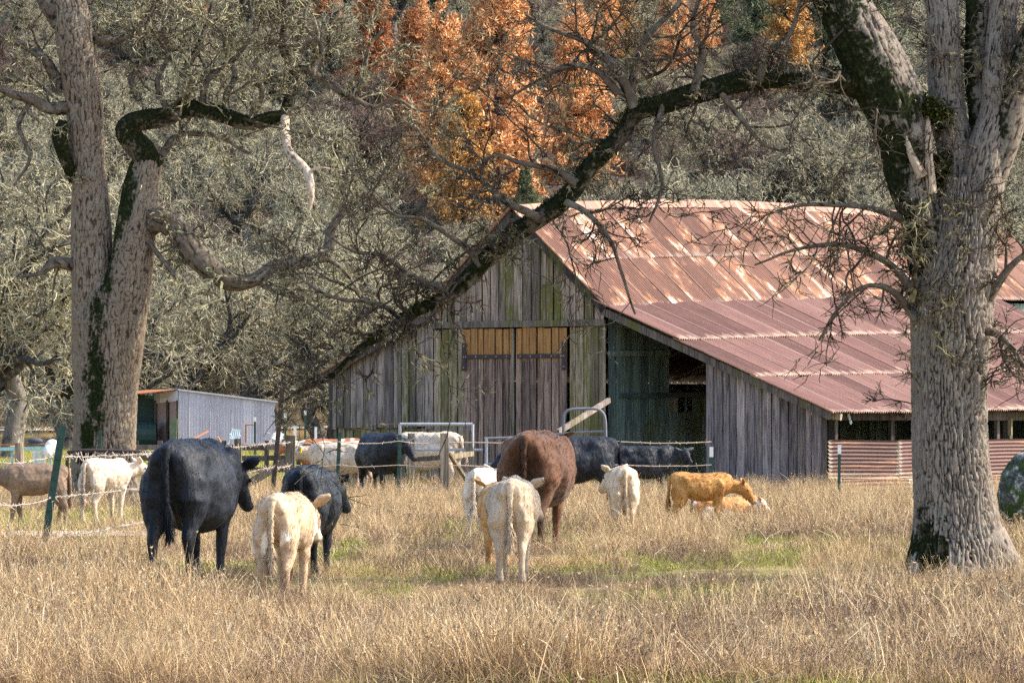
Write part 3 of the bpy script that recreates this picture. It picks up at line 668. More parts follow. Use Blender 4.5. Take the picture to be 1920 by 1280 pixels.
while y<660:
    wx=.12*y*1.1; nxt=int(2*wx/7.8); zt=float(hz(0,y))
    for i in range(nxt):
        x=-wx+2*wx*(i+r.uniform(.1,.9))/nxt; yy=y+r.uniform(-8,8)
        px=960+x*F/yy; pyb=HY-(hz(x,yy)-EYE)*F/yy; top=pyb-13*F/yy
        if (745<px<1130 and top<345) or (1190<px<1560 and top<95) or (px<230 and top<70):                  # clearing that shows the orange pines
            if pyb<450 and r.uniform()<(.75 if 700<px<1150 else .95):
                pu=r.uniform()<.5
                plant('bare_oak',oakp[0] if pu else oaks[r.integers(4)],x,yy,r.uniform(.4,.7) if not 745<px<1130 else r.uniform(.35,.55),r.uniform(0,6.3),'low bare brushy tree among the orange and green pines','tree','low bare trees among the hillside pines')
            continue
        purple=(r.uniform()<.12) or (620<px<800 and 200<pyb<420)
        plant('bare_oak',oakp[0] if purple else oaks[r.integers(4)],x,yy,r.uniform(.8,1.1),r.uniform(0,6.3),
          'purplish bare twiggy tree on the wooded hillside' if purple else 'grey bare oak on the wooded hillside','tree',
          'purplish bare trees on the hillside' if purple else 'bare oaks on the hillside')
    y+=15+.02*y
def put_pine(kind,px,pyb,y,h,label,group=None):
    """pine whose foot shows at row pyb at distance y; h = height in source pixels"""
    s=F/y; x=(px-960)/s; z=EYE+(HY-pyb)/s
    zg=float(hz(x,y)); H={'o':24,'o2':26,'r':20,'y':19,'g':20}[kind]
    hh=h/s+(z-zg)
    return plant('pine_tree',pines[kind],x,y,max(.2,hh/H),r.uniform(0,6.3),label,'tree',group)
put_pine('o2',930,385,386,500,'tallest dead orange pine in the middle of the hillside')
put_pine('o',833,370,396,350,'broad dead orange pine left of the tallest orange pine')
put_pine('o',1078,350,398,330,'dead orange pine right of the tallest one, above the arching limb')
put_pine('o2',1130,250,470,330,'slim orange pine above the bend of the arching limb')
put_pine('o2',1262,170,470,230,'orange pine near the top edge above the barn roof')
put_pine('o',985,300,500,260,'orange pine standing far back between the tallest pine and its right neighbour')
put_pine('o',790,250,490,260,'orange pine far back at the upper left of the orange group')
put_pine('o2',890,190,530,220,'farthest orange pine, at the top edge behind the tallest one')
put_pine('o',1180,130,540,200,'small far orange pine at the top edge')
put_pine('o',1320,150,520,190,'orange pine at the top edge farthest to the right')
put_pine('y',868,400,380,220,'yellowish pine at the foot of the tallest orange pine')
put_pine('y',1480,90,480,130,'small yellow pine at the top edge above the arching limb')
put_pine('y',1165,230,478,250,'yellow-green pine between two orange pines')
put_pine('r',775,300,440,270,'rust red pine at the left edge of the orange pines')
put_pine('r',700,210,460,250,'dull rust pine behind the mossy limb of the left oak')
put_pine('r',612,150,480,200,'dull red pine at the top left of the orange pines')
put_pine('r',360,110,500,170,'faint rust pine over the left oak')
put_pine('g',985,395,384,80,'small blue-green young pine just behind the barn peak')
for px,pb,h in ((830,80,180),(1215,200,200),(1350,140,190),(1420,120,170),(1560,130,180),(1640,150,180),(560,200,180),(60,140,200),(210,140,220),(330,200,190),(470,300,160),(560,340,150),(1400,260,150),(740,150,200),(1900,200,200),(1700,230,180),(660,380,130)):
    put_pine('g',px,pb,r.uniform(480,540),h,'dull green pine among the trees on the hillside','green pines on the hillside')

exec_barn=True
# ------------------------------------------------------------------ the barn
sC=85.0; Cn=G(1548,sC); TH=math.radians(40); cu=np.array([math.cos(TH),-math.sin(TH),0]); cv=np.array([math.sin(TH),math.cos(TH),0])
def Bp(u,v,z): return Cn+u*cu+v*cv+np.array([0,0,z])
def u_at(px,v=0.):
    k=(px-960)/F; C=Cn+v*cv; return (k*C[1]-C[0])/(cu[0]-k*cu[1])
def v_at(px,u):
    k=(px-960)/F; C=Cn+u*cu; return (k*C[1]-C[0])/(cv[0]-k*cv[1])
def z_at(py,u,v): return EYE+(HY-py)*Bp(u,v,0)[1]/F
UL,UK0,UK1=u_at(620),u_at(815),u_at(1138)
UR=(UK0+UK1)/2
barn=empty('barn',Bp(UR,8,0),'old weathered plank barn with rusty corrugated metal roof and double doors','barn')
def spline(pts):
    pts=np.array(pts); return lambda v: np.interp(v,pts[:,0],pts[:,1])
def zs(u,L): return spline([(v_at(px,u),z_at(py,u,v_at(px,u))) for px,py in L])
zr=zs(UR,[(975,392),(1060,386),(1200,383),(1300,382),(1400,385),(1500,390),(1600,396),(1700,404),(1866,425)])
UKo=UK1+.12
zk=zs(UKo,[(1150,570),(1300,563),(1500,557),(1700,551),(1855,556),(1990,560)])
ze=zs(.35,[(1560,769),(1700,768),(1920,764),(2300,762)])
VRend=v_at(1866,UR); VLend=v_at(1855,UK1)
zkl=lambda v: zk(v)-.05; UEl=UL-.3; zel=lambda v: z_at(698,UL,0)-.1+0*v
def ztop(u,v=0.):
    return float(np.interp(u,[UEl,UK0,UR,UK1,.35],[zel(v),zkl(v),zr(v),zk(v),ze(v)]))-.07
def sheet(parent,v0,v1,f0,f1,mat,lift=0.,waves=10,rows=3,amp=.024,seed=0,side=1):
    """corrugated sheet; f0(v), f1(v) -> (u,z) of top and bottom edge"""
    nc=waves*4+1; vv=np.linspace(v0,v1,nc); V=[];st=[];ed=[]
    for j in range(rows+1):
        t=j/rows
        for i,v in enumerate(vv):
            a=np.array(f0(v)); b=np.array(f1(v)); q=a+(b-a)*t; nn=np.array([-(b-a)[1],(b-a)[0]])*side; nn/=np.linalg.norm(nn)
            q=q+nn*(amp*math.cos(i*math.pi/2)+lift+.02*t+.006*math.sin(seed*2.3+i*.15))
            V.append(Bp(q[0],v,q[1])); st.append((v,t*np.linalg.norm(b-a)+seed*3.1,seed)); ed.append(max(1-min(i,nc-1-i)/3.5,.75*(t>.97)))
    m=MB(); Q=[(j*nc+i,j*nc+i+1,(j+1)*nc+i+1,(j+1)*nc+i) for j in range(rows) for i in range(nc-1)]
    m.add(V,Q,st=np.array(st),edge=np.array(ed)); return m.obj('roof_sheet',mat,parent,smooth=True)
roof=empty('roof',Bp(UR,8,6.5),parent=barn)
V0=-.35
def frac(fa,fb,t0): return lambda v: tuple(np.array(fa(v))+(np.array(fb(v))-np.array(fa(v)))*t0)
ridge=lambda v:(UR,zr(v)+.03); knee=lambda v:(UKo+.0,zk(v)); kneeb=lambda v:(UKo-.12,zk(v)+.05); eave=lambda v:(.38,ze(v))
sd=0; SW=.82
v=V0
while v<VRend-.2:
    v1=min(v+SW,VRend)
    for a,b in((0,.56),(.56,1.03)):
        sd+=1; sheet(roof,v-.03,v1+.02,frac(ridge,knee,a-.015 if a else 0),frac(ridge,knee,b+.015),M['roof_up'],lift=.012*(1-a)+.006*(sd//2%2)+random.uniform(0,.02),seed=sd)
    if v<VLend-.2:
        for a,b in((-.01,.35),(.35,.68),(.68,1.0)):
            sd+=1; sheet(roof,v-.03,min(v1,VLend)+.02,frac(kneeb,eave,a-.012),frac(kneeb,eave,b+.012),M['roof_lo'],lift=.03*(1-a)-.05+.006*(sd%2)+random.uniform(0,.016),seed=sd)
    v=v1
# far (left) slopes, seen only at their edge
kneeL=lambda v:(UK0-.1,zkl(v)); eaveL=lambda v:(UEl,zel(v))
v=V0
while v<VRend-.5:
    v1=min(v+1.64,VRend)
    sd+=1; sheet(roof,v-.03,v1+.03,ridge,frac(ridge,kneeL,1.03),M['roof_up'],waves=10,seed=sd,side=-1)
    sd+=1; sheet(roof,v-.03,v1+.03,kneeL,eaveL,M['roof_lo'],lift=-.05,waves=10,seed=sd,side=-1)
    v=v1
cap=MB()
vv=np.linspace(V0-.05,VRend,40); Vc=[]
for v in vv:
    zt=float(zr(v))
    for du,dz in((-.22,-.12),(-.03,.075),(.03,.075),(.22,-.12)): Vc.append(Bp(UR+du,v,zt+dz+.03))
cap.add(Vc,[(i*4+k,i*4+4+k,i*4+5+k,i*4+1+k) for i in range(39) for k in range(3)],st=np.array([(v,0,3) for v in vv for _ in range(4)]),edge=np.full(160,.6))
cap.obj('ridge_cap',M['roof_up'],roof)
# rake boards
def board(parent,name,a,b,w,h,mat,up=(0,0,1)):
    m=MB(); m.bar(a,b,w,h,up); return m.obj(name,mat,parent,origin=(np.asarray(a)+np.asarray(b))/2)
vf=-.24
board(barn,'rake_board',Bp(UR,vf,zr(0)-.12),Bp(UKo,vf,zk(0)-.14),.05,.20,M['wood_trim'])
board(barn,'rake_board',Bp(UR,vf,zr(0)-.12),Bp(UK0-.1,vf,zkl(0)-.14),.05,.20,M['wood_trim'])
board(barn,'rake_board',Bp(UKo-.1,vf,zk(0)-.15),Bp(.30,vf,ze(0)-.13),.05,.17,M['wood_trim'])
board(barn,'rake_board',Bp(UK0-.05,vf,zkl(0)-.15),Bp(UEl,vf,zel(0)-.13),.05,.17,M['wood_trim'])
for q in range(7):                                # rafters under the lean-to eave
    v=.1+q*2.6
    board(barn,'rafter',Bp(UK1+.05,v,zk(v)-.20),Bp(.28,v,ze(v)-.13),.06,.14,M['wood_trim'])
def wall(parent,ua,ub,w,zb,zt,v0,mat,axis='u',gap=.022,th=.028,jit=.03,skip=None,name='plank',mats=None,side=1):
    """vertical boards along u (front wall at v0) or along v (side wall at u=v0); zt(x) top, zb bottom"""
    x=ua; i=0
    while x<ub-.02:
        ww=w*random.uniform(.78,1.22); x1=min(x+ww,ub)
        if ub-x1<w*.4: x1=ub
        xm=(x+x1)/2
        if not(skip and skip(xm)):
            zbb=(zb(xm) if callable(zb) else zb)+random.uniform(-.03,.03); off=random.uniform(0,jit); g=gap/2*random.uniform(.5,2.0)
            za,zb2=(zt(x),zt(x1)) if callable(zt) else (zt+random.uniform(-.02,.02),)*2
            tilt=random.uniform(-.006,.006)
            V=[]
            for d in(0,th):
                for xx,zz in((x+g,zbb),(x1-g,zbb),(x1-g+tilt,zb2),(x+g+tilt,za)):
                    dd=-(off+d)*side
                    V.append(Bp(xx,v0+dd,zz) if axis=='u' else Bp(v0-dd,xx,zz))
            m=MB(); m.add(V,[(0,3,2,1),(4,5,6,7),(0,1,5,4),(1,2,6,5),(2,3,7,6),(3,0,4,7)])
            o=Bp(xm,v0,0) if axis=='u' else Bp(v0,xm,0)
            m.obj(name,mats(xm) if mats else mat,parent,origin=o)
        x=x1; i+=1
fw=empty('front_wall',Bp(UR,0,0),parent=barn)
zbeam=z_at(607,UR,0)
PW=.235
ud0,ud1=u_at(872),u_at(1068)
# upper gable
wall(fw,UK0,UK1,PW,zbeam-.02,lambda u:ztop(u),-.05,M['wood_gable'])
# left lean-to, hanging short at the foot with patched skirting under it
um=u_at(700); zfoot=z_at(800,UL,0)
wall(fw,UL,UK0,PW,lambda u: z_at(803,UL,0)+.0 if u<u_at(705) else z_at(800,u,0)-.02,lambda u:ztop(u),-.02,M['wood_left'])
wall(fw,UL,UK0,PW,0,zfoot-.02,.05,M['wood_moss'],skip=lambda u:False)
wall(fw,UK0,ud0-.02,PW,0.75,zbeam-.1,0,M['wood_moss'])
wall(fw,UK0,ud0-.02,PW*.9,0,.73,.02,M['wood_gable'])
wall(fw,ud1+.02,UK1,PW,0,zbeam-.1,0,M['wood_moss'])
board(fw,'beam',Bp(UK0-.05,-.10,zbeam),Bp(UK1+.02,-.10,zbeam-.01),.07,.15,M['wood_beam'])
board(fw,'corner_board',Bp(UK1-.04,-.05,0),Bp(UK1-.04,-.05,zbeam-.1),.05,.14,M['wood_beam'])
board(fw,'corner_board',Bp(UL+.03,-.06,.2),Bp(UL+.03,-.06,ztop(UL+.05)-.1),.06,.10,M['wood_trim'])
# double doors
um=(ud0+ud1)/2
for a,b,nm in((ud0,um-.012,'left'),(um+.012,ud1,'right')):
    dr=empty('door',Bp((a+b)/2,-.06,0),parent=barn,label='%s leaf of the tall plank barn door'%nm)
    wall(dr,a,b,.215,.10,zbeam-.10,-.045,M['wood_door'],gap=.026,jit=.03)
    zh=z_at(668,um,0)
    s0,s1=(a+.03,b-.10) if nm=='left' else (a+.10,b-.03)
    board(dr,'strap_hinge',Bp(s0,-.115,zh),Bp(s1,-.115,zh),.016,.10,M['iron'])
    xh=a+.07 if nm=='left' else b-.07
    board(dr,'hinge_plate',Bp(xh,-.125,zh-.33),Bp(xh,-.125,zh+.33),.012,.13,M['iron'],up=tuple(cu))
    bo=MB()
    for k in range(5): bo.sphere(Bp(s0+.1+k*(s1-s0-.2)/4,-.128,zh),.018,6,4)
    for k in(-.25,.0,.25): bo.sphere(Bp(xh,-.135,zh+k),.018,6,4)
    bo.obj('bolt',M['galv'],dr)
    if nm=='left': board(dr,'batten',Bp(b-.02,-.10,.15),Bp(b-.02,-.10,zbeam-.12),.02,.07,M['wood_beam'],up=tuple(cu))
# right lean-to: front boards
uo=u_at(1325)
wall(fw,uo,-.05,.215,0,lambda u:ztop(u)-.06,0,M['wood_lean'],gap=.026)
board(fw,'corner_board',Bp(-.02,-.03,0),Bp(-.02,-.03,1.70),.12,.12,M['wood_trim'])
board(fw,'frame_post',Bp(uo+.03,.10,0),Bp(uo+.03,.10,ztop(uo)-.1),.12,.12,M['wood_post'])
# inner wall: right side of the tall bay, seen through the open front of the lean-to
sw=empty('side_wall',Bp(UK1,4,0),parent=barn)
vo0=v_at(1252,UK1); vo1=v_at(1360,UK1); zo0=z_at(735,UK1,vo0); zo1=z_at(640,UK1,vo0)
tz=lambda v: float(zk(v))-.16
wall(sw,.03,vo0,.30,0,tz,UK1,M['wood_in_shade_tint'],'v',gap=.016)
wall(sw,vo0,vo1,.30,0,zo0-.05,UK1,M['wood_in_shade_tint'],'v',gap=.016,skip=lambda v: v_at(1270,UK1)<v<v_at(1297,UK1))
wall(sw,v_at(1269,UK1),v_at(1298,UK1),.30,0,z_at(772,UK1,vo0),UK1,M['wood_in_shade_tint'],'v')
wall(sw,vo0,vo1,.30,zo1+.25,tz,UK1,M['wood_in_shade_tint'],'v')
wall(sw,vo1,VRend-.1,.30,0,tz,UK1,M['wood_in_shade_tint'],'v')
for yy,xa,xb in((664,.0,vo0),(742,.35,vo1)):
    zz=z_at(yy,UK1,1.0); board(sw,'rail',Bp(UK1+.06,xa,zz),Bp(UK1+.06,xb,zz+.05),.06,.12,M['wood_in_shade_tint'])
board(sw,'pale_board',Bp(UK1+.05,v_at(1259,UK1),z_at(772,UK1,vo0)),Bp(UK1+.05,v_at(1259,UK1),zo0-.12),.02,.30,M['wood_beam'],up=tuple(cv))
board(sw,'window_bar',Bp(UK1+.03,v_at(1284,UK1),z_at(772,UK1,vo0)),Bp(UK1+.03,v_at(1284,UK1),zo0-.06),.03,.05,M['wood_in_shade_tint'],up=tuple(cv))
# stored timbers seen through the upper opening
for k in range(7):
    a=Bp(UK1-1.2+random.uniform(-.6,.4),vo0+.4+.35*k,zo0+random.uniform(.3,.9)); board(barn,'stored_board',a,a+np.array([random.uniform(.5,1.0),-.6,random.uniform(.1,.55)]),.10,.03,M['wood_beam'])
# closed back and far walls (plain boards, dark inside)
def slab(parent,name,c4,mat):
    m=MB(); c4=np.array(c4); nn=nrm(np.cross(c4[1]-c4[0],c4[3]-c4[0]))*.02
    m.add(np.vstack([c4-nn,c4+nn]),[(0,3,2,1),(4,5,6,7),(0,1,5,4),(1,2,6,5),(2,3,7,6),(3,0,4,7)]); return m.obj(name,mat,parent,origin=c4[0])
slab(barn,'back_wall',[Bp(UL,VRend-.3,0),Bp(UR,VRend-.3,0),Bp(UR,VRend-.3,6.4),Bp(UL,VRend-.3,2.7)],M['wood_in_shade_tint'])
slab(barn,'back_wall',[Bp(UR,VRend-.3,0),Bp(UK1,VRend-.3,0),Bp(UK1,VRend-.3,float(zk(VRend))-.2),Bp(UR,VRend-.3,6.4)],M['wood_in_shade_tint'])
slab(barn,'back_wall',[Bp(UK1+.05,VLend-.2,0),Bp(0,VLend-.2,0),Bp(0,VLend-.2,float(ze(VLend))-.15),Bp(UK1+.05,VLend-.2,float(zk(VLend))-.2)],M['wood_in_shade_tint'])
slab(barn,'left_wall',[Bp(UL,0.05,0),Bp(UL,VRend-.3,0),Bp(UL,VRend-.3,2.6),Bp(UL,.05,2.6)],M['wood_left'])
slab(barn,'loft_floor',[Bp(UK0,.4,zo0-.5),Bp(UK1-.1,.4,zo0-.5),Bp(UK1-.1,VRend-.5,zo0-.5),Bp(UK0,VRend-.5,zo0-.5)],M['wood_in_shade_tint'])
# lean-to side: header, posts, sheets of corrugated iron lying sideways
sidew=empty('side_cladding',Bp(0,6,0),parent=barn)
zh=z_at(779,0,0)
for k in range(8):
    v=.05+k*2.4; board(sidew,'header_beam',Bp(-.02,v,zh),Bp(-.02,v+2.38,zh),.08,.20,M['wood_trim'])
for px,w in((1562,.20),(1672,.09),(1740,.10),(1870,.08),(1890,.2),(1960,.1)):
    v=v_at(px,-.06); board(sidew,'post',Bp(-.07,v,0),Bp(-.07,v,zh-.1),w,.12,M['wood_trim'],up=tuple(cv))
v=v_at(1890,0)
board(sidew,'post_block',Bp(.06,v,z_at(816,0,v)),Bp(.06,v,z_at(785,0,v)),.10,.06,M['wood_beam'],up=tuple(cv))
board(sidew,'rafter_end',Bp(-.5,.0,ze(0)-.02),Bp(.42,.0,ze(0)-.15),.07,.14,M['wood_beam'])
def side_sheet(v0,v1,z0,z1,mat,lean,seed,pitch=.088):
    n=max(4,int(round((z1-z0)/pitch)))*4+1; vv=np.linspace(v0,v1,9); V=[];st=[];ed=[]
    for i in range(n):
        t=i/(n-1)
        for j,v in enumerate(vv):
            zz=z0+(z1-z0)*t; V.append(Bp(.05+lean*(1-t)+.03*math.cos(i*math.pi/2)+.006*math.sin(seed+v*2),v,zz+.012*math.sin(v*1.3+seed))); st.append((zz*3+seed,v*.5,seed)); ed.append(1.0 if (j<1 or j>7 or i<5) else .0)
    m=MB(); m.add(V,[(i*9+j,(i+1)*9+j,(i+1)*9+j+1,i*9+j+1) for i in range(n-1) for j in range(8)],st=np.array(st),edge=np.array(ed))
    m.obj('side_sheet',mat,sidew,smooth=True)
v=.03; i=0
while v<VLend-.3:
    v1=min(v+2.7,VLend-.2)
    side_sheet(v,v1+.08,z_at(896,0,0)-.02,z_at(825,0,0)+.0,M['side_up'],.01,i*1.7+1)
    side_sheet(v+.35,v1+.43,.02,z_at(896,0,0)+.03,M['side_lo'],.10,i*2.3+5)
    v=v1; i+=1
m=MB(); q=Bp(.02,v_at(1590,0),z_at(783,0,0))
for k in range(5): m.sphere(q+np.array([random.uniform(-.05,.05),-.1,random.uniform(-.12,.08)]),(.03,.02,.05),6,4)
m.obj('rag',M['paleblue'],label='small blue and white rag hanging from the barn eave beam',cat='rag')

# ------------------------------------------------------------------ small metal shed
sS=34.0; A=P(335,0,sS); A[2]=0
shed=empty('metal_shed',A,'small grey corrugated metal shed with a rusty lean-to, left behind the cattle','shed')
ax=np.array([1,.18,0]); ax/=np.linalg.norm(ax); ay=np.array([-.55,1,0]); ay/=np.linalg.norm(ay)
WL=(512-335)/sS*1.02; zt0,zt1=EYE+(HY-730)/sS,EYE+(HY-753)/sS
ns=9
for k in range(ns):
    a,b=k/ns,(k+1)/ns; nc=7*4+1; V=[];st=[];ed=[]
    for j in(0,1):
        for i in range(nc):
            t=a+(b-a)*i/(nc-1)*1.02; q=A+ax*WL*t; z=(zt0+(zt1-zt0)*t-.05)*j
            V.append(q+np.array([0,-.022*math.cos(i*math.pi/2)-.01*(k%2),z])); st.append((t*WL,z*.4,k)); ed.append(1.-min(i,nc-1-i)/3)
    m=MB(); m.add(V,[(i,i+1,nc+i+1,nc+i) for i in range(nc-1)],st=np.array(st),edge=np.clip(ed,0,1)); m.obj('wall_sheet',M['shed_wall'],shed,smooth=True)
def pt(a,b,z): return A+ax*a+ay*b+np.array([0,0,z])
slab(shed,'roof',[pt(-.1,-.12,zt0+.02),pt(WL+.1,-.12,zt1+.02),pt(WL+.1,3.2,zt1+.0),pt(-.1,3.2,zt0)],M['shed_wall'])
slab(shed,'eave_trim',[pt(-.1,-.14,zt0-.05),pt(WL+.12,-.14,zt1-.05),pt(WL+.12,-.14,zt1+.04),pt(-.1,-.14,zt0+.04)],M['galv'])
slab(shed,'back_wall',[pt(0,3.1,0),pt(WL,3.1,0),pt(WL,3.1,zt1-.05),pt(0,3.1,zt0-.05)],M['tan'])
slab(shed,'end_wall',[pt(WL,0,0),pt(WL,3.1,0),pt(WL,3.1,zt1-.05),pt(WL,0,zt1-.05)],M['shed_wall'])
# front end (faces left): fascia, tan panel, posts
for k in range(4):
    b0,b1=k*.8,k*.8+.8; V=[];st=[];ed=[]; nc=25
    for j in(0,1):
        for i in range(nc):
            b=b0+(b1-b0)*i/24; V.append(pt(-.02-.02*math.cos(i*math.pi/2),b,(zt0-.62 if j==0 else zt0-.05)-.12*b*.4)); st.append((b,j,k)); ed.append(0)
    m=MB(); m.add(V,[(i,i+1,nc+i+1,nc+i) for i in range(nc-1)],st=np.array(st),edge=np.array(ed)); m.obj('fascia_sheet',M['shed_wall'],shed,smooth=True)
slab(shed,'tan_panel',[pt(.05,.15,0.75),pt(.05,1.3,.75),pt(.05,1.3,zt0-.65),pt(.05,.15,zt0-.65)],M['tan'])
slab(shed,'tan_panel',[pt(.05,1.5,0),pt(.05,3.0,0),pt(.05,3.0,zt0-.7),pt(.05,1.5,zt0-.7)],M['tan'])
for b in(.05,1.4,3.0): board(shed,'post',pt(-.05,b,0),pt(-.05,b,zt0-.6),.14,.14,M['wood_trim'])
slab(shed,'rust_panel',[pt(.02,.4,0),pt(.02,1.2,0),pt(.02,1.2,.9),pt(.02,.4,.9)],M['rust'])
Lx=-2.6
slab(shed,'lean_roof',[pt(Lx,.3,zt0-.28),pt(-.1,.3,zt0-.02),pt(-.1,3.6,zt0-.0),pt(Lx,3.6,zt0-.2)],M['rust'])
slab(shed,'lean_back',[pt(Lx,3.3,0),pt(0,3.3,0),pt(0,3.3,zt0-.3),pt(Lx,3.3,zt0-.3)],M['tankgreen'])
board(shed,'post',pt(Lx+.1,.5,0),pt(Lx+.1,.5,zt0-.3),.14,.14,M['wood_trim'])
m=MB(); m.tube([pt(-2.4,2.0,.9),pt(-.5,2.0,.9)],.75,16)
m.obj('tank',M['tankgreen'],label='dark green tank lying under the rusty shed lean-to',cat='tank')
# things leaning on the shed
def leg_chair(px,py,s,mat,label,cat,tip=0.,webbing=False):
    o=P(px,py,s); o[2]=max(0.,o[2]); c=empty('plastic_chair' if not webbing else 'lawn_chair',o,label,cat)
    R=np.array([[math.cos(tip),0,math.sin(tip)],[0,1,0],[-math.sin(tip),0,math.cos(tip)]])
    T=lambda x,y,z:o+R@np.array([x,y,z])
    m=MB(); m.box(T(0,0,.42),R@[.24,0,0],[0,.24,0],R@[0,0,.02]); m.obj('seat',mat,c)
    if webbing:
        for k in range(5):
            board(c,'back_strap',T(-.2+.1*k,.22,.45),T(-.2+.1*k,.34,.95),.05,.012,mat)
    else:
        m=MB(); m.box(T(0,.25,.66),R@[.23,0,0],[0,.02,0],R@[0,.03,.24]); m.obj('backrest',mat,c)
    for sx in(-1,1):
        for sy in(-1,1): board(c,'leg',T(.21*sx,.2*sy,.41),T(.26*sx,.26*sy,0),.05,.05,mat)
        board(c,'armrest',T(.26*sx,-.2,.64),T(.26*sx,.24,.66),.06,.03,mat); board(c,'arm_post',T(.26*sx,-.18,.42),T(.26*sx,-.18,.64),.04,.04,mat)
leg_chair(510,838,36,M['white'],'white plastic chair tipped over at the shed corner','chair',.5)
leg_chair(437,838,36,M['paleblue'],'webbed lawn chair with straps leaning by the shed wall','chair',.15,True)
fr=empty('rusty_frame',P(469,838,35),'narrow rusty upright frame leaning on the shed wall','frame'); fr['_w'][2]=0
o=P(469,838,35)
for dx in(-.25,.25): board(fr,'side_bar',o+[dx,0,0],o+[dx,.1,.95],.08,.06,M['rust'])
board(fr,'top_bar',o+[-.28,.1,.95],o+[.28,.1,.95],.07,.06,M['rust'])
m=MB(); m.bar(P(343,832,36),P(390,808,35),.10,.05); m.obj('metal_bar',M['rust'],label='long rusty bar leaning up against the shed wall',cat='bar')
m=MB(); m.bar(P(409,820,36),P(420,840,36.5),.16,.04,(0,1,0)); m.obj('orange_board',mat_plain('orange_paint',(.55,.27,.08)),label='short orange board leaning beside the lawn chair',cat='board')

# ------------------------------------------------------------------ fences, gates
def tpost(parent,px0,py0,px1,py1,s,mat,name='metal_post',tip=None,w=.05):
    a,b=P(px0,py0,s),P(px1,py1,s); m=MB(); m.bar(a,b,w,.014); m.bar(a+[0,.02,0],b+[0,.02,0],.014,.05)
    d=b-a; L=np.linalg.norm(d)
    for k in range(int(L/.12)): m.box(a+d*(k*.12/L)+[0,-.012,0],[.012,0,0],[0,.008,0],[0,0,.012])
    o=m.obj(name,mat,parent,origin=a)
    if tip:
        m=MB(); m.bar(b-d/L*tip,b+d/L*.004,w+.008,.06); m.obj('white_tip',M['white'],o)
    return o
sF=92.0
fence=empty('wire_fence',G(700,sF),'barbed wire fence on metal and wooden posts running in front of the barn','fence')
tpost(fence,78,1052,118,797,163,M['tpost'],w=.085)
tpost(fence,509,945,532,704,96,M['tpost_br'],w=.09)
tpost(fence,630,948,637,810,sF,M['tpost'],w=.075)
tpost(fence,746,950,750,815,sF,M['tpost'],w=.075)
tpost(fence,1333,930,1334,838,sF,M['tpost'],tip=.2,w=.07)
tpost(fence,1573,936,1574,834,94,M['tpost'],tip=.18,w=.06)
tpost(fence,183,905,188,806,110,M['tpost'],w=.06)
def wpost(parent,px0,py0,px1,py1,s,w,mat='wood_post',name='wooden_post'):
    return board(parent,name,P(px0,py0,s),P(px1,py1,s),w,w,M[mat],up=(0,1,0))
wpost(fence,542,945,545,816,sF,.19); wpost(fence,835,960,833,812,sF,.17); wpost(fence,900,945,874,808,sF-4,.15); wpost(fence,771,935,771,812,sF-4,.15)
wpost(fence,447,930,446,822,sF-4,.15)
board(fence,'brace',P(462,908,sF),P(542,862,sF),.16,.16,M['wood_post'])
board(fence,'rail',P(776,861,sF-1),P(834,857,sF-1),.08,.10,M['wood_post']); board(fence,'rail',P(835,857,sF-2),P(886,850,sF-3),.08,.10,M['wood_post'])
board(fence,'brace',P(842,850,sF-1),P(905,945,sF-2),.09,.05,M['wood_post'])
def wire(parent,pts,sag=.03,rr=.011,barbs=True,name='wire'):
    pts=np.array(pts); C=[]
    for a,b in zip(pts[:-1],pts[1:]):
        n=max(3,int(np.linalg.norm(b-a)/.35)); t=np.arange(n)/n
        C.append(a+(b-a)*t[:,None]-np.array([0,0,1.])*(4*sag*t*(1-t))[:,None]+rng.normal(0,.006,(n,1))*np.array([0,0,1.]))
    C=np.vstack(C+[pts[-1][None]]); m=MB(); m.tube(C,rr,4)
    if barbs:
        for a,b in zip(C[:-1],C[1:]):
            for f in(.2,.7):
                q=a+(b-a)*f; d=rng.normal(size=3)*.03; m.bar(q-d,q+d,.008)
    return m.obj(name,M['wire'],parent)
for z,dy in((1.18,0),(.71,0),(.24,0)):
    L=[]
    for px,s in((-30,175),(95,163),(515,96),(545,sF),(636,sF),(748,sF),(833,sF)): L.append(G(px,s,z-.0)-[0,.04,0])
    wire(fence,L[:3],.05,.006); wire(fence,L[2:],.035,.009)
    wire(fence,[G(px,s,z)-[0,.04,0] for px,s in((833,sF),(1000,sF),(1160,sF),(1334,sF))],.03,.010)
gate=empty('mesh_gate',G(818,88),'galvanised pipe gate with wire mesh standing before the left barn wall','gate')
g=[P(750,795,88),P(886,795,88),P(886,915,88),P(750,915,88)]
for a,b in((0,1),(1,2),(2,3),(3,0)):
    m=MB(); m.tube([g[a],g[b]],.035,10); m.obj('pipe',M['galv'],gate,True)
m=MB(); m.tube([P(750,842,88),P(905,843,88)],.03,10); m.obj('pipe',M['galv'],gate,True)
ms_=MB()
for k in range(-9,14):
    for sl in(1,-1):
        x0=750+k*12; a=(x0,795); b=(x0+sl*120,915); pts=[]
        for t in np.linspace(0,1,25):
            x=a[0]+(b[0]-a[0])*t; y=a[1]+(b[1]-a[1])*t
            if 750<=x<=886: pts.append(P(x,y,88))
        if len(pts)>1: ms_.bar(pts[0],pts[-1],.005)
ms_.obj('wire_mesh',M['gate_grey'],gate,kind='stuff')
gate2=empty('pipe_gate',G(1095,88),'dark pipe gate with rounded corners propped by a pole before the barn door','gate')
def rpipe(parent,L,s,rr,mat,name='pipe'):
    C=catmull(np.array([P(x,y,s) for x,y in L]),.05); m=MB(); m.tube(C,rr,8); return m.obj(name,mat,parent,True)
rpipe(gate2,[(1056,910),(1056,830),(1057,785),(1062,771),(1075,767),(1100,766),(1120,767),(1131,775),(1135,790),(1136,830),(1136,910)],88,.03,M['gate_grey'])
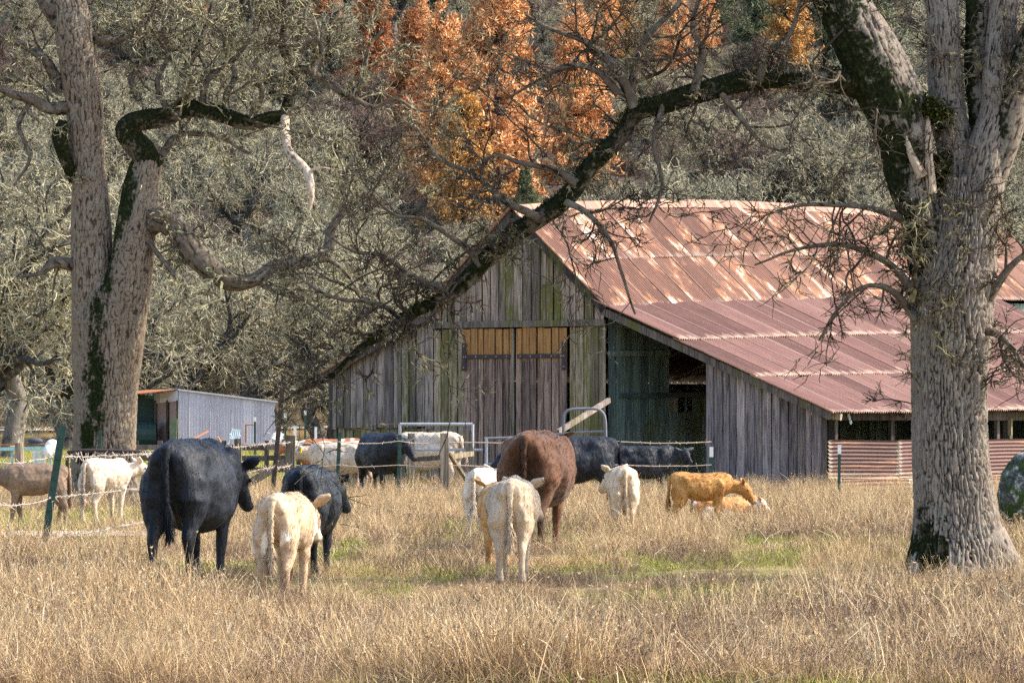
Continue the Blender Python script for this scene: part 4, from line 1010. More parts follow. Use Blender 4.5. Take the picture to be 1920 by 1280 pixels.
rpipe(gate2,[(1057,812),(1095,810),(1135,808)],88,.025,M['gate_grey']); rpipe(gate2,[(1057,860),(1135,858)],88,.025,M['gate_grey'])
rpipe(gate2,[(908,822),(980,819),(1052,813)],88,.028,M['gate_grey']); rpipe(gate2,[(912,915),(912,822)],88,.035,M['galv'],'gate_post'); rpipe(gate2,[(908,870),(1052,868)],88,.028,M['gate_grey'])
wpost(gate2,1050,915,1050,812,87.5,.14)
m=MB(); m.bar(P(1046,810,87.2),P(1142,750,84.6),.07,.11); m.obj('prop_pole',M['wood_left'],label='weathered pole sloping up from the pipe gate to the barn',cat='pole')
# iron rail left, corral rails behind the black cow
rail=empty('iron_rail_fence',G(200,112),'old dark iron pipe rail running across the trunk of the left oak','fence')
rpipe(rail,[(126,847),(160,844),(220,845),(270,848),(330,855)],112,.03,M['iron'],'rail'); rpipe(rail,[(130,935),(126,860),(134,846)],112,.03,M['iron'],'post'); rpipe(rail,[(238,915),(228,865),(232,850)],112,.04,M['iron'],'post')
cor=empty('board_fence',G(480,62),'dark low board fence between the shed and the cattle','fence')
for px in(255,300,352,420,500,560,612): board(cor,'post',G(px,62),G(px,62,1.02),.14,.14,M['wood_trim'])
for yy in(838,858,880): 
    for a,b in((250,352),(352,500),(500,620)): board(cor,'rail',P(a,yy,62.3),P(b,yy+1,62.3),.05,.16,M['wood_trim'])
back=empty('far_fence',G(560,44),'thin green and white posts at the foot of the slope right of the shed','fence')
for px,py,s,t in((535,775,40,1),(572,770,40,1),(592,800,46,0),(553,798,48,0),(645,808,60,0),(478,782,40,1)):
    z=EYE+(HY-py)/s; a=G(px,s,-.1); b=G(px,s,z); m=MB(); m.bar(a,b,.09 if t else .1,.05); o_=m.obj('post',M['tpost'] if t else M['white'],back)
    if t: m=MB(); m.bar(b-[0,0,.2],b+[0,0,.01],.1,.06); m.obj('white_tip',M['white'],o_)
m=MB(); m.tube([P(545,831,44),P(580,830,44),P(625,832,44)],.05,6); m.obj('pipe_rail',M['galv'],back)
# junk on the far left
tb=empty('work_table',G(40,52),'turquoise painted metal table with rusty top rail at the far left','table')
m=MB(); m.bar(P(-30,842,52),P(110,840,52),.5,.12); m.obj('tabletop',M['teal'],tb)
m=MB(); m.bar(P(-30,834,51.5),P(112,832,51.5),.06,.06); m.obj('top_rail',M['rust'],tb)
for px in(-10,22,95): board(tb,'leg',P(px,843,52),G(px,52),.08,.08,M['teal'])
pb=empty('slatted_panel',G(74,53.5),'pale blue slatted panel standing against the turquoise table','panel')
for k in range(5): board(pb,'slat',P(64+k*5,874,53.5),P(63+k*5.4,845,53.5),.075,.03,M['paleblue'] if k%2 else M['white'],up=(0,1,0))
m=MB(); m.sphere(P(98,838,53.5),(.27,.22,.28),14,10); m.sphere(P(106,846,53.5),(.18,.2,.2),12,8); m.sphere(P(90,846,53.6),(.17,.2,.22),12,8); m.obj('tarp_bundle',M['white'],smooth=True,label='crumpled white tarp bundle on the turquoise table',cat='tarp')
hs=MB()
for k in range(3): hs.tube([P(98,840,53)+np.array([.25*math.cos(t)+.02*k,-.05*k,.28*math.sin(t)-.05]) for t in np.linspace(0,6.28,20)],.022,6)
hs.obj('hose_coil',M['teal'],smooth=True,label='turquoise hose coil hung on the white bundle',cat='hose')
m=MB(); m.sphere(P(66,826,53),(.27,.2,.12),14,8); m.tube([P(66,830,53)+np.array([.29*math.cos(t),.2*math.sin(t),-.05]) for t in np.linspace(0,6.28,18)],.03,6); m.obj('washtub',mat_plain('dark_blue_metal',(.07,.07,.09)),smooth=True,label='dark upturned tub lying on the turquoise table',cat='tub')
m=MB(); m.tube([G(36,54,-.1),P(37,860,54),P(36,830,54)],[.17,.16,.15],10); m.obj('stump_post',M['wood_post'],label='thick wooden post in front of the turquoise table',cat='post')
gp=MB(); gp.bar(P(322,905,100),P(326,785,100),.13,.10); 
gp.obj('green_post',mat_plain('mossy_post',(.12,.16,.09)),label='mossy green wooden post behind the large black cow',cat='post')

# ------------------------------------------------------------------ rock on the right
r=np.random.default_rng(9)
th=np.linspace(0,math.pi,41); ph=np.arange(64)*2*math.pi/64
D=np.stack([np.outer(np.sin(th),np.cos(ph)),np.outer(np.sin(th),np.sin(ph)),np.outer(np.cos(th),np.ones(64))],-1).reshape(-1,3)
rk=D*np.array([.58,.52,.66])*(1+.07*vnoise(D*1.6+3,2)+.035*vnoise(D*5,3)+.02*vnoise(D*14,4))[:,None]
rc=G(1950,139,.60); m=MB(); m.add(rk+rc,ring_quads(41,64)); m.obj('boulder',M['stone'],smooth=True,origin=rc-[0,0,.6],label='round mossy grey boulder at the right edge behind the oak trunk',cat='boulder')
exec_cows=True
# ------------------------------------------------------------------ cattle
def ringloft(mb,st,k=20,ex=2.2,topn=0.):
    """st: list of (centre, tangent-free axes side, up, a, b): closed loft"""
    V=[]; ang=np.arange(k)*2*math.pi/k; c,s=np.cos(ang),np.sin(ang)
    sc_=np.sign(c)*np.abs(c)**(2/ex); ss=np.sign(s)*np.abs(s)**(2/ex)
    for cen,sx,up,a,b in st:
        w=1-topn*np.clip(ss,0,1)
        V.append(np.asarray(cen)[None]+np.asarray(sx)[None]*(a*sc_*w)[:,None]+np.asarray(up)[None]*(b*ss)[:,None])
    V=np.vstack(V); n=len(st); mb.add(V,ring_quads(n,k))
    mb.add(np.vstack([st[0][0],V[:k]]),None,[(0,1+(j+1)%k,1+j) for j in range(k)])
    mb.add(np.vstack([st[-1][0],V[-k:]]),None,[(0,1+j,1+(j+1)%k) for j in range(k)])
def chain(mb,pts,rs,side=(0,1,0),k=14):
    pts=np.array(pts,float); t=nrm(np.gradient(pts,axis=0)); st=[]
    for p,tt,(a,b) in zip(pts,t,rs):
        sx=np.asarray(side,float); sx=nrm(sx-tt*(sx@tt)); st.append((p,sx,np.cross(tt,sx),a,b))
    ringloft(mb,st,k,2.0)
def rotz(p,a,c=(0,0,0)):
    p=np.asarray(p,float)-c; return np.array([p[0]*math.cos(a)-p[1]*math.sin(a),p[0]*math.sin(a)+p[1]*math.cos(a),p[2]])+c
def make_cow(name,label,cat,px,s,H,heading,base,dark=None,light=None,calf=False,yaw=0.,drop=0.,stride=(0,0,0,0),fat=1.,tag=None,tailswing=0.,
             face=None,patch=None,black=False,lying=False,legc=None,earc=None,hairlen=.035,z0=0.,seed=1,headup=0.,group=None,tailc=None,tailcurl=0.):
    r=np.random.default_rng(seed)
    K=H/1.38; dep=.78 if calf else 1.0; wid=(.86 if calf else 1.0)*fat; ln=.86 if calf else 1.0; hs=1.16 if calf else 1.0
    mb=MB()
    T=[(-.83,1.20,.07,.07),(-.80,1.15,.17,.16),(-.70,1.06,.30,.235),(-.55,1.01,.365,.285),(-.38,.985,.39,.325),(-.15,.945,.42,.365),(.1,.925,.435,.385),(.35,.935,.43,.355),(.55,.975,.405,.30),(.70,1.01,.35,.245),(.84,1.04,.26,.17),(.92,1.05,.14,.09)]
    st=[]; top=0
    for x,zc,hh,hw in T:
        tp=zc+hh; h2=hh*dep; st.append(((x*ln*K,0,(tp-h2)*K),(0,1,0),(0,0,1),hw*wid*K,h2*K))
    ringloft(mb,st,26,2.25,.16)
    zl=0.
    # hips, pins, shoulders
    for sy in(-1,1):
        mb.sphere((-.76*ln*K,sy*.11*wid*K,1.19*K),np.array([.07,.06,.07])*K)
        mb.sphere((.50*ln*K,sy*.20*wid*K,1.03*K),np.array([.18,.13,.30*dep])*K)
    if lying:
        zl=-.58*K
        for sy in(-1,1):
            chain(mb,[(-.5*K*ln,sy*.22*K,.85*K),(-.15*K*ln,sy*.34*K,.66*K),(-.35*K*ln,sy*.40*K,.63*K)],[(.14*K,.12*K),(.09*K,.08*K),(.05*K,.05*K)])
            chain(mb,[(.5*K*ln,sy*.18*K,.8*K),(.75*K*ln,sy*.22*K,.64*K),(.55*K*ln,sy*.26*K,.62*K)],[(.1*K,.1*K),(.06*K,.06*K),(.045*K,.045*K)])
    else:
        bot=(1.36-.86*dep)
        for sy,sf,sh in((1,stride[0],stride[2]),(-1,stride[1],stride[3])):
            def L(x,y,z,sh_): return ((x*ln+sh_*max(0,(.85-z)/.85))*K,sy*y*K*wid**.6,z*K)
            chain(mb,[L(-.46,.15,1.12,0),L(-.53,.165,.96,sh),L(-.575,.175,.80,sh),L(-.585,.17,.66,sh),L(-.66,.155,.53,sh),L(-.715,.15,.455,sh),L(-.70,.15,.33,sh),L(-.685,.15,.19,sh),L(-.675,.15,.115,sh),L(-.64,.15,.05,sh),L(-.63,.15,0,sh)],
              [(.10*K,.2*K),(.150*K*wid,.24*K),(.145*K*wid,.215*K),(.105*K,.15*K),(.068*K,.095*K),(.056*K,.075*K),(.042*K,.052*K),(.043*K,.048*K),(.052*K,.056*K),(.058*K,.066*K),(.062*K,.074*K)])
            chain(mb,[L(.50,.13,1.0,0),L(.49,.155,.82,sf*.5),L(.46,.16,.66,sf),L(.47,.155,.53,sf),L(.475,.15,.40,sf),L(.47,.148,.28,sf),L(.47,.148,.16,sf),L(.48,.148,.105,sf),L(.505,.148,.05,sf),L(.51,.148,0,sf)],
              [(.09*K,.15*K),(.10*K,.135*K),(.075*K,.095*K),(.058*K,.068*K),(.056*K,.060*K),(.041*K,.045*K),(.040*K,.043*K),(.049*K,.052*K),(.055*K,.064*K),(.058*K,.068*K)])
    # neck and head
    nb=np.array([.66*ln*K,0,1.06*K]); nl=.50*K*(1.0 if not calf else .92)
    nd=rotz((math.cos(.30-drop),0,math.sin(.30-drop+headup)),yaw*.45); nd=nrm(nd)
    ne=nb+nd*nl; nm=nb+nrm(nd+np.array([.35,0,0]))*nl*.5
    sd_=rotz((0,1,0),yaw*.35)
    chain(mb,[nb-[.12*K,0,.02*K],nb,nm,ne],[(.19*K*wid,.30*K*dep),(.175*K*wid,.27*K*dep),(.125*K,.20*K*dep),(.105*K,.15*K)],sd_)
    hd=nrm(rotz((math.cos(-.55-drop*.75),0,math.sin(-.55-drop*.75)),yaw)); hsd=nrm(rotz((0,1,0),yaw)); hu=np.cross(hd,hsd)
    hp=ne+np.array([0,0,.035*K])
    def Hp(f,y,u): return hp+(hd*f+hsd*y+hu*u)*K*hs
    chain(mb,[Hp(-.10,0,.0),Hp(-.02,0,.0),Hp(.08,0,-.005),Hp(.17,0,-.012),Hp(.27,0,-.02),Hp(.36,0,-.025),Hp(.42,0,-.025),Hp(.455,0,-.025)],
      [(.07*K*hs,.07*K*hs),(.105*K*hs,.115*K*hs),(.118*K*hs,.125*K*hs),(.105*K*hs,.112*K*hs),(.082*K*hs,.085*K*hs),(.074*K*hs,.07*K*hs),(.072*K*hs,.066*K*hs),(.045*K*hs,.045*K*hs)],hsd)
    for sy in(-1,1):
        e0=Hp(-.03,sy*.075,.05); ed=nrm(hsd*sy+np.array([0,0,.34 if calf else .12])-hd*.3+hu*.05); en=nrm(np.cross(ed,hd)); le=.235*K*hs
        ew=nrm(np.cross(ed,en))
        stt=[(e0+ed*le*t,-ew,en,w*K*hs,.017*K*hs+.006) for t,w in((0,.03),(.25,.055),(.5,.066),(.75,.05),(.95,.022),(1.,.01))]
        ringloft(mb,stt,12,2.0)
        mb.sphere(Hp(.40,sy*.045,-.005),.022*K*hs,8,6)
        mb.sphere(Hp(.115,sy*.098,.025),.032*K*hs,8,6)
    me0=mb.mesh('tmp',M['coat'])
    ob=bpy.data.objects.new('tmp',me0); COL.objects.link(ob)
    vx=.0155*max(K,.8) if not calf else .0135*max(K,.72)
    md=ob.modifiers.new('r','REMESH'); md.mode='VOXEL'; md.voxel_size=vx; md.use_smooth_shade=True
    md=ob.modifiers.new('s','SMOOTH'); md.factor=.5; md.iterations=5
    dg=bpy.context.evaluated_depsgraph_get(); me=bpy.data.meshes.new_from_object(ob.evaluated_get(dg))
    bpy.data.objects.remove(ob); bpy.data.meshes.remove(me0)
    n=len(me.vertices); X=np.zeros(n*3,np.float32); me.vertices.foreach_get('co',X); X=X.reshape(-1,3).astype(float)
    Nn=np.zeros(n*3,np.float32); me.vertices.foreach_get('normal',Nn); Nn=Nn.reshape(-1,3).astype(float)
    # muscle and coat relief
    body=np.clip((X[:,2]-.45*K)/(.3*K),0,1)
    rel=.016*K*vnoise(X/K*4.5+seed,21)+.009*K*vnoise(X/K*10+seed,22)+.005*K*vnoise(X/K*np.array([22,22,11])+seed,23)
    U=X/K; ay_=np.abs(U[:,1]); gb=lambda x,y,z,sx,sy,sz: np.exp(-((U[:,0]-x*ln)/sx)**2-((ay_-y*wid)/sy)**2-((U[:,2]-z)/sz)**2)
    rel=rel*(1.2 if black else 1.15)
    rel=rel+K*(.040*gb(-.42,.22,1.22,.09,.09,.07)-.030*gb(-.20,.28,1.14,.13,.12,.10)-.032*gb(-.33,.32,.80,.07,.16,.16)+.022*gb(-.78,.10,1.20,.07,.06,.07)
        -.026*gb(-.66,.13,1.20,.09,.07,.07)+.018*np.exp(-(U[:,1]/.05)**2)*np.clip((U[:,2]-1.15)/.15,0,1)-.022*gb(.33,.30,.95,.06,.16,.22)-.02*gb(-.72,.0,.95,.2,.045,.2))
    X=X+Nn*(rel*np.clip(body+.15,0,1))[:,None]
    X[:,2]=np.maximum(X[:,2]+zl,0 if not lying else -.2)
    me.vertices.foreach_set('co',X.ravel().astype(np.float32)); me.update()
    # coat colours
    base=np.array(base); dark=np.array(dark if dark is not None else base*.5); light=np.array(light if light is not None else base*1.3)
    Xn=X/K; Xn[:,2]-=zl/K
    f=np.clip(.5+.65*vnoise(Xn*3.1+seed,31)+.2*vnoise(Xn*np.array([16,16,7])+seed,32),0,1)[:,None]
    C=base*(1-f)+light*f
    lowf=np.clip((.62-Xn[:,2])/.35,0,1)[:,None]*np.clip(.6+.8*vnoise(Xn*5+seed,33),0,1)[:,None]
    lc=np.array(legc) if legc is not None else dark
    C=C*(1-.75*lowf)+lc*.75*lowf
    # shade between the hindquarters painted into the coat colour
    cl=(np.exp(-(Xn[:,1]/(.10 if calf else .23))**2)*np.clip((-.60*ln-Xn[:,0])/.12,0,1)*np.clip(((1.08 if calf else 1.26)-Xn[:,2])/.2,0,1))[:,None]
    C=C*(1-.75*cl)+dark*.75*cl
    if patch is not None:
        pc,th_,sd2=patch; pm=np.clip((vnoise(Xn*2.4+sd2,34)+.35*vnoise(Xn*7+sd2,35)-th_)/.12,0,1)[:,None]; C=C*(1-pm)+np.array(pc)*pm
    hf=np.clip((.075-Xn[:,2])/.02,0,1)[:,None]*(0 if lying else 1); C=C*(1-hf)+np.array((.03,.025,.022))*hf
    mz=Hp(.44,0,-.03)+[0,0,zl]; dm=np.linalg.norm(X-mz,axis=1)/K/hs
    mf=np.clip((.095-dm)/.03,0,1)[:,None]; C=C*(1-mf)+np.array((.03,.028,.03) if black else (.18,.13,.12))*mf
    if face is not None:
        fc=Hp(.16,0,.08)+[0,0,zl]; df=np.linalg.norm(X-fc,axis=1)/K/hs; ff=np.clip((.15-df)/.05,0,1)[:,None]; C=C*(1-ff)+np.array(face)*ff
    hdm=np.clip((.36-np.linalg.norm(X-(hp+[0,0,zl]),axis=1)/K/hs)/.1,0,1)
    me.attributes.new('col','FLOAT_COLOR','POINT').data.foreach_set('color',np.hstack([C,np.ones((n,1))]).ravel().astype(np.float32))
    me.materials.clear(); me.materials.append(M['coat_black'] if black else M['coat'])
    me.polygons.foreach_set('use_smooth',np.ones(len(me.polygons),bool))
    loc=G(px,s,z0); hdg=math.radians(heading)
    o=bpy.data.objects.new(name,me); COL.objects.link(o); o.location=Vector(loc); o.rotation_euler=(0,0,hdg)
    globals()['tag'](o,label,cat,group); o['_w']=[0,0,0]          # children are given in the animal's own frame
    def kid(mbx,nm,mats,smooth=True):
        c=bpy.data.objects.new(nm,mbx.mesh(nm,mats,smooth)); COL.objects.link(c); c.parent=o; return c
    # tail
    tc=np.array(tailc) if tailc is not None else base*.8
    tm=MB(); z=np.linspace(0,1,16)[:,None]
    x0=(-.835*ln)*K; Tl=.80*K
    tp=np.hstack([x0-(.045*np.sin(z*2.2)+.01)*K,tailswing*K*z**2*.35+tailcurl*K*np.sin(z*5)*.12,(1.285*K+zl)-z*Tl])
    if lying: tp[:,2]=np.maximum(tp[:,2],.06)
    rr=np.interp(z[:,0],[0,.08,.3,.6,.68,.85,1.],[.055,.042,.030,.026,.036,.042,.012])*K
    V,Q=sweep(tp,rr,10); rn_=nrm(V.reshape(16,10,3)-tp[:,None]).reshape(-1,3); tm.add(V,Q,hn=rn_,col=np.hstack([np.repeat(tc[None],len(V),0)*(1+.3*vnoise(V*30,41))[:,None],np.ones((len(V),1))]))
    nh=900; ti=np.clip(np.minimum(r.uniform(0,1,nh)**.55,1)*15,0,14.99); i0=ti.astype(int); q=tp[i0]+(tp[i0+1]-tp[i0])*(ti-i0)[:,None]
    a=r.uniform(0,6.28,nh); rad=np.interp(ti/15,z[:,0],rr)
    q=q+np.stack([np.cos(a)*rad,np.sin(a)*rad,0*a],-1)
    dv=nrm(np.stack([np.cos(a)*.3,np.sin(a)*.3,np.full(nh,-1.)],-1)+r.normal(size=(nh,3))*.15); Lh=np.where(ti>9.5,.12,.045)*K*r.uniform(.6,1.3,nh)
    w=nrm(np.cross(dv,r.normal(size=(nh,3))))*.004*K
    V=np.stack([q-w,q+w,q+dv*Lh[:,None]],1).reshape(-1,3)
    hc=np.repeat(tc[None]*1.15*r.uniform(.6,1.4,(nh,1)),3,0); tm.add(V,None,np.arange(nh*3).reshape(-1,3),hn=np.repeat(nrm(np.stack([np.cos(a),np.sin(a),0*a+.1],-1)),3,0),col=np.hstack([hc,np.ones((nh*3,1))]))
    kid(tm,'tail',M['hair'])
    # coat hairs
    me.calc_loop_triangles(); tr_=np.zeros(len(me.loop_triangles)*3,np.int32); me.loop_triangles.foreach_get('vertices',tr_); tr_=tr_.reshape(-1,3)
    ar=np.linalg.norm(np.cross(X[tr_[:,1]]-X[tr_[:,0]],X[tr_[:,2]]-X[tr_[:,0]]),axis=1); nh=int(9000*(.75 if calf else 1.))
    ti=r.choice(len(tr_),nh,p=ar/ar.sum()); w_=r.dirichlet((1,1,1),nh)[:,:,None]
    q=(X[tr_[ti]]*w_).sum(1); nn=nrm((Nn[tr_[ti]]*w_).sum(1)); cc=(C[tr_[ti]]*w_).sum(1)
    ok=(q[:,2]>.12*K)&(np.linalg.norm(q-mz,axis=1)>.10*K); q,nn,cc=q[ok],nn[ok],cc[ok]; nh=len(q)
    flow=np.array([-.55,0,-.75])+.45*np.stack([vnoise(q/K*5+k*9,50+k) for k in range(3)],-1)
    flow=flow-nn*(flow*nn).sum(1,keepdims=True)
    dv=nrm(nrm(flow)+nn*r.uniform(.04,.22,(nh,1))+r.normal(size=(nh,3))*.15); Lh=hairlen*K*r.uniform(.6,1.5,nh)/.75
    w=nrm(np.cross(dv,nn))*.0034
    V=np.stack([q-w-nn*.004,q+w-nn*.004,q+dv*Lh[:,None]],1).reshape(-1,3)
    hc=np.repeat(cc*(.6 if black else 1)*r.uniform(.8,1.15,(nh,1)),3,0); hm=MB(); hm.add(V,None,np.arange(nh*3).reshape(-1,3),hn=np.repeat(nrm(nn+.35*dv+.25*r.normal(size=(nh,3))),3,0),col=np.hstack([np.clip(hc,0,.9),np.ones((nh*3,1))]))
    h=kid(hm,'coat_hair',M['hair']); h['kind']='stuff'
    em=None
    for sy in(-1,1):
        em=MB(); em.sphere(Hp(.115,sy*.116,.028)+[0,0,zl],.021*K*hs,8,6); kid(em,'eye',M['eye'])
    if tag:
        for sy in tag:
            q=Hp(-.03,sy*.20,.04)+[0,0,zl]-hd*.07*K; g_=MB(); g_.box(q+(hd*.05-hu*.05)*K,hsd*.006,np.array(nrm(hd*.8+hsd*sy*.2))*.028,np.array([0,0,.045])); g_.box(q+(hd*.05-hu*.05)*K,hsd*.03,hd*.006,np.array([0,0,.045])); kid(g_,'ear_tag',M['yellow'],False)
    return o
BLK=(.008,.011,.018); BLL=(.020,.026,.038); BLD=(.003,.004,.007)
cream=(.60,.44,.29); creamL=(.80,.66,.49); creamD=(.36,.23,.14)
def S(y): return S_at(y)
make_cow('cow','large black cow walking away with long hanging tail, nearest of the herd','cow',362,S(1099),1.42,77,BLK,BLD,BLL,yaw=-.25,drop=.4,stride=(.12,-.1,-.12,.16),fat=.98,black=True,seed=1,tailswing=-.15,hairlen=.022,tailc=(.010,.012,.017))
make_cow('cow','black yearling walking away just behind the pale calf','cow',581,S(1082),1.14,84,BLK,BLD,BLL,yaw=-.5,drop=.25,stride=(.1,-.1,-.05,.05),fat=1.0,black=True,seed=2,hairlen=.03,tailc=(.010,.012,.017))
make_cow('calf','tan calf with pale patches, mostly painted highlights, and lifted ear, nearest to the viewer','calf',535,S(1138),.98,80,(.42,.285,.175),(.23,.14,.085),(.58,.425,.28),calf=True,yaw=-.12,drop=.22,stride=(.06,-.05,-.05,.08),patch=((.86,.76,.62),.30,3),seed=3,tailc=(.55,.42,.28),hairlen=.035)  # pale patches are mostly sun highlights painted into the coat
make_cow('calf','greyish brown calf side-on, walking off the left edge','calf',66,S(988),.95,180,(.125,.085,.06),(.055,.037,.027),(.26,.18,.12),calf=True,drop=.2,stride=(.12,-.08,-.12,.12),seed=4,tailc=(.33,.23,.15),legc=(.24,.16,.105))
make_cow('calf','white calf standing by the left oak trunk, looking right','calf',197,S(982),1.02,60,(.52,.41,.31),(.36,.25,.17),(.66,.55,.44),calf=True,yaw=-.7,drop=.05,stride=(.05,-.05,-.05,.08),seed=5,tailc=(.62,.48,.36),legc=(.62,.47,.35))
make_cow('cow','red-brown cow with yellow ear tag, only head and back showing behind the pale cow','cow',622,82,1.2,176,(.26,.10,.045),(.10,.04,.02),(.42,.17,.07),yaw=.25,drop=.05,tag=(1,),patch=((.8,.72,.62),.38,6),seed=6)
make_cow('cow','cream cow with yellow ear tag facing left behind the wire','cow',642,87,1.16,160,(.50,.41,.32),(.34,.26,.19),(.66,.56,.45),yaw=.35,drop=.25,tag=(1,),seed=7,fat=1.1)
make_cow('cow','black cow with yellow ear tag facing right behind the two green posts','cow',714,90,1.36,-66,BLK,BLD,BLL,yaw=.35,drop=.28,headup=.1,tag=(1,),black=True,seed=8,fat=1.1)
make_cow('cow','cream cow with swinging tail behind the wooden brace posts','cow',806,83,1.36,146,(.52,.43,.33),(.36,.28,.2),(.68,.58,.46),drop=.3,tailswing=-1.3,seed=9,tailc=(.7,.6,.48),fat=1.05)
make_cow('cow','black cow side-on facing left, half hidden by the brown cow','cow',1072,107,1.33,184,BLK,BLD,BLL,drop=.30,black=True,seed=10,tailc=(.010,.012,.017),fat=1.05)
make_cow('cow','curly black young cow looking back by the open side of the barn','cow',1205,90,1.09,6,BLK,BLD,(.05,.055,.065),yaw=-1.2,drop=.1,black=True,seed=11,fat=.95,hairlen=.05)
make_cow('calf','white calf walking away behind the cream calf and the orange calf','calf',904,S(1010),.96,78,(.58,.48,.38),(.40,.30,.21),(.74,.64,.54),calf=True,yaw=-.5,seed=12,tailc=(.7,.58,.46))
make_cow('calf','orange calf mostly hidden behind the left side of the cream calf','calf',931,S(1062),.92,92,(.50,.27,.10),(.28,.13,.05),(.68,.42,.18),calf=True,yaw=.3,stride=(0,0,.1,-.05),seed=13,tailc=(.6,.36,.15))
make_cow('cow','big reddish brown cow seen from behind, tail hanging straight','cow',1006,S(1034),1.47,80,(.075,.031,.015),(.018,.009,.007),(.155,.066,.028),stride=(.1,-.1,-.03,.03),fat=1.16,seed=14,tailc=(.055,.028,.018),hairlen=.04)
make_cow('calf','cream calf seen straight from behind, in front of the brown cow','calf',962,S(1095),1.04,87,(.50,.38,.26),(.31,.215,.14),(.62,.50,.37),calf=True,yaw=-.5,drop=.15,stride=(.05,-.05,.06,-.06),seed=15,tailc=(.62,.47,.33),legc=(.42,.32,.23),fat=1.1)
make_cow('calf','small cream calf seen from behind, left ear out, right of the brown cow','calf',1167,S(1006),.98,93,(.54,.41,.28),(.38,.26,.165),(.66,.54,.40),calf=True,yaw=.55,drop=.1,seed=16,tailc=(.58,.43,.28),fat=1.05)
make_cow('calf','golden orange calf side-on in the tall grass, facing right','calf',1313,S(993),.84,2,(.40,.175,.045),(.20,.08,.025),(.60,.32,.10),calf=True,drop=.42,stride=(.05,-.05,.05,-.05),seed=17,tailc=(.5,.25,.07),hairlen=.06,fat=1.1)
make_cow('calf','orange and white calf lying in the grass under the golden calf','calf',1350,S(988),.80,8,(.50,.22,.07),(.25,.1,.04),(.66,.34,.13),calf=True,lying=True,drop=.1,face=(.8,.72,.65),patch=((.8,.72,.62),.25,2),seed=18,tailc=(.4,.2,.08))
exec_grass=True
# ------------------------------------------------------------------ grass
def clump(name,seed,n,h0,h1,w,spread,lean,curl,mat,S=3,seedheads=0):
    r=np.random.default_rng(seed); m=MB()
    p=np.stack([r.normal(0,spread,n),r.normal(0,spread,n),np.full(n,-.02)],-1); az=r.uniform(0,6.28,n)
    d=nrm(np.stack([np.cos(az)*lean*r.uniform(.2,1.2,n),np.sin(az)*lean*r.uniform(.2,1.2,n),np.ones(n)],-1))
    b=grow(r,p,d,r.uniform(h0,h1,n),S,curl,-.10); rr=r.uniform(.6,1.3,n)*w/2
    t_=MB(); tubes(m,r,b,rr,rr*.25,2)
    m.A['rnd']=[(0,np.repeat(r.uniform(0,1,n),(S+1)*2))]
    if seedheads:
        i=r.choice(n,min(n,seedheads),False); e=np.repeat(b[i,-1],5,0); dd=nrm(r.normal(size=(len(e),3))+[0,0,.4])
        tufts(m,r,e,dd,r.uniform(.012,.03,len(e)),.005)
    me=m.mesh(name,mat); o=bpy.data.objects.new(name,me); return o
def scatter(name,variants,pts,yaw,tilt,scl,idx):
    n=len(pts); me=bpy.data.meshes.new(name); me.vertices.add(n); me.vertices.foreach_set('co',pts.ravel().astype(np.float32))
    rot=np.stack([tilt*rng.normal(size=n),tilt*rng.normal(size=n),yaw],-1)
    me.attributes.new('rot','FLOAT_VECTOR','POINT').data.foreach_set('vector',rot.ravel().astype(np.float32))
    me.attributes.new('scl','FLOAT_VECTOR','POINT').data.foreach_set('vector',scl.ravel().astype(np.float32))
    me.attributes.new('idx','INT','POINT').data.foreach_set('value',idx.astype(np.int32))
    o=bpy.data.objects.new(name,me); COL.objects.link(o); o['kind']='stuff'
    ng=bpy.data.node_groups.new(name,'GeometryNodeTree'); ng.interface.new_socket('Geometry',in_out='INPUT',socket_type='NodeSocketGeometry'); ng.interface.new_socket('Geometry',in_out='OUTPUT',socket_type='NodeSocketGeometry')
    N=ng.nodes.new; gi=N('NodeGroupInput'); go=N('NodeGroupOutput'); ip=N('GeometryNodeInstanceOnPoints'); jn=N('GeometryNodeJoinGeometry')
    for vo in variants:
        oi=N('GeometryNodeObjectInfo'); oi.inputs['Object'].default_value=vo; oi.inputs['As Instance'].default_value=True; ng.links.new(oi.outputs['Geometry'],jn.inputs[0])
    def na(nm,t):
        a=N('GeometryNodeInputNamedAttribute'); a.data_type=t; a.inputs['Name'].default_value=nm; return [q for q in a.outputs if q.enabled and q.name=='Attribute'][0]
    ng.links.new(gi.outputs[0],ip.inputs['Points']); ng.links.new(jn.outputs[0],ip.inputs['Instance']); ip.inputs['Pick Instance'].default_value=True
    ng.links.new(na('idx','INT'),ip.inputs['Instance Index']); ng.links.new(na('rot','FLOAT_VECTOR'),ip.inputs['Rotation']); ng.links.new(na('scl','FLOAT_VECTOR'),ip.inputs['Scale'])
    ng.links.new(ip.outputs[0],go.inputs[0]); md=o.modifiers.new('scatter','NODES'); md.node_group=ng
    return o
straw=[clump('straw',300+i,52,.06,.20,.006,.08,.8,.28,M['straw'],3,0) for i in range(6)]
tall=[clump('tall_straw',320+i,30,.2,.48,.006,.09,.5,.18,M['straw'],4,3) for i in range(4)]
green=[clump('green_blade',340+i,50,.03,.11,.006,.09,.8,.2,M['green'],2) for i in range(4)]
weed=[clump('weed',360+i,18,.12,.34,.006,.07,.6,.3,M['weed'],4,8) for i in range(4)]
stalk=[clump('stalk',380+i,3,.25,.6,.007,.05,.9,.25,M['stalk'],5,4) for i in range(3)]
def field(n,y0,y1,power=1.0):
    """points inside the view wedge, even per square metre of picture-weighted ground"""
    u=rng.uniform(0,1,n); y=1/(1/y0+(1/y1-1/y0)*u)                   # uniform in picture rows
    y=np.where(rng.uniform(0,1,n)<power,y,rng.uniform(y0,y1,n))
    x=rng.uniform(-.128,.128,n)*y; return x,y
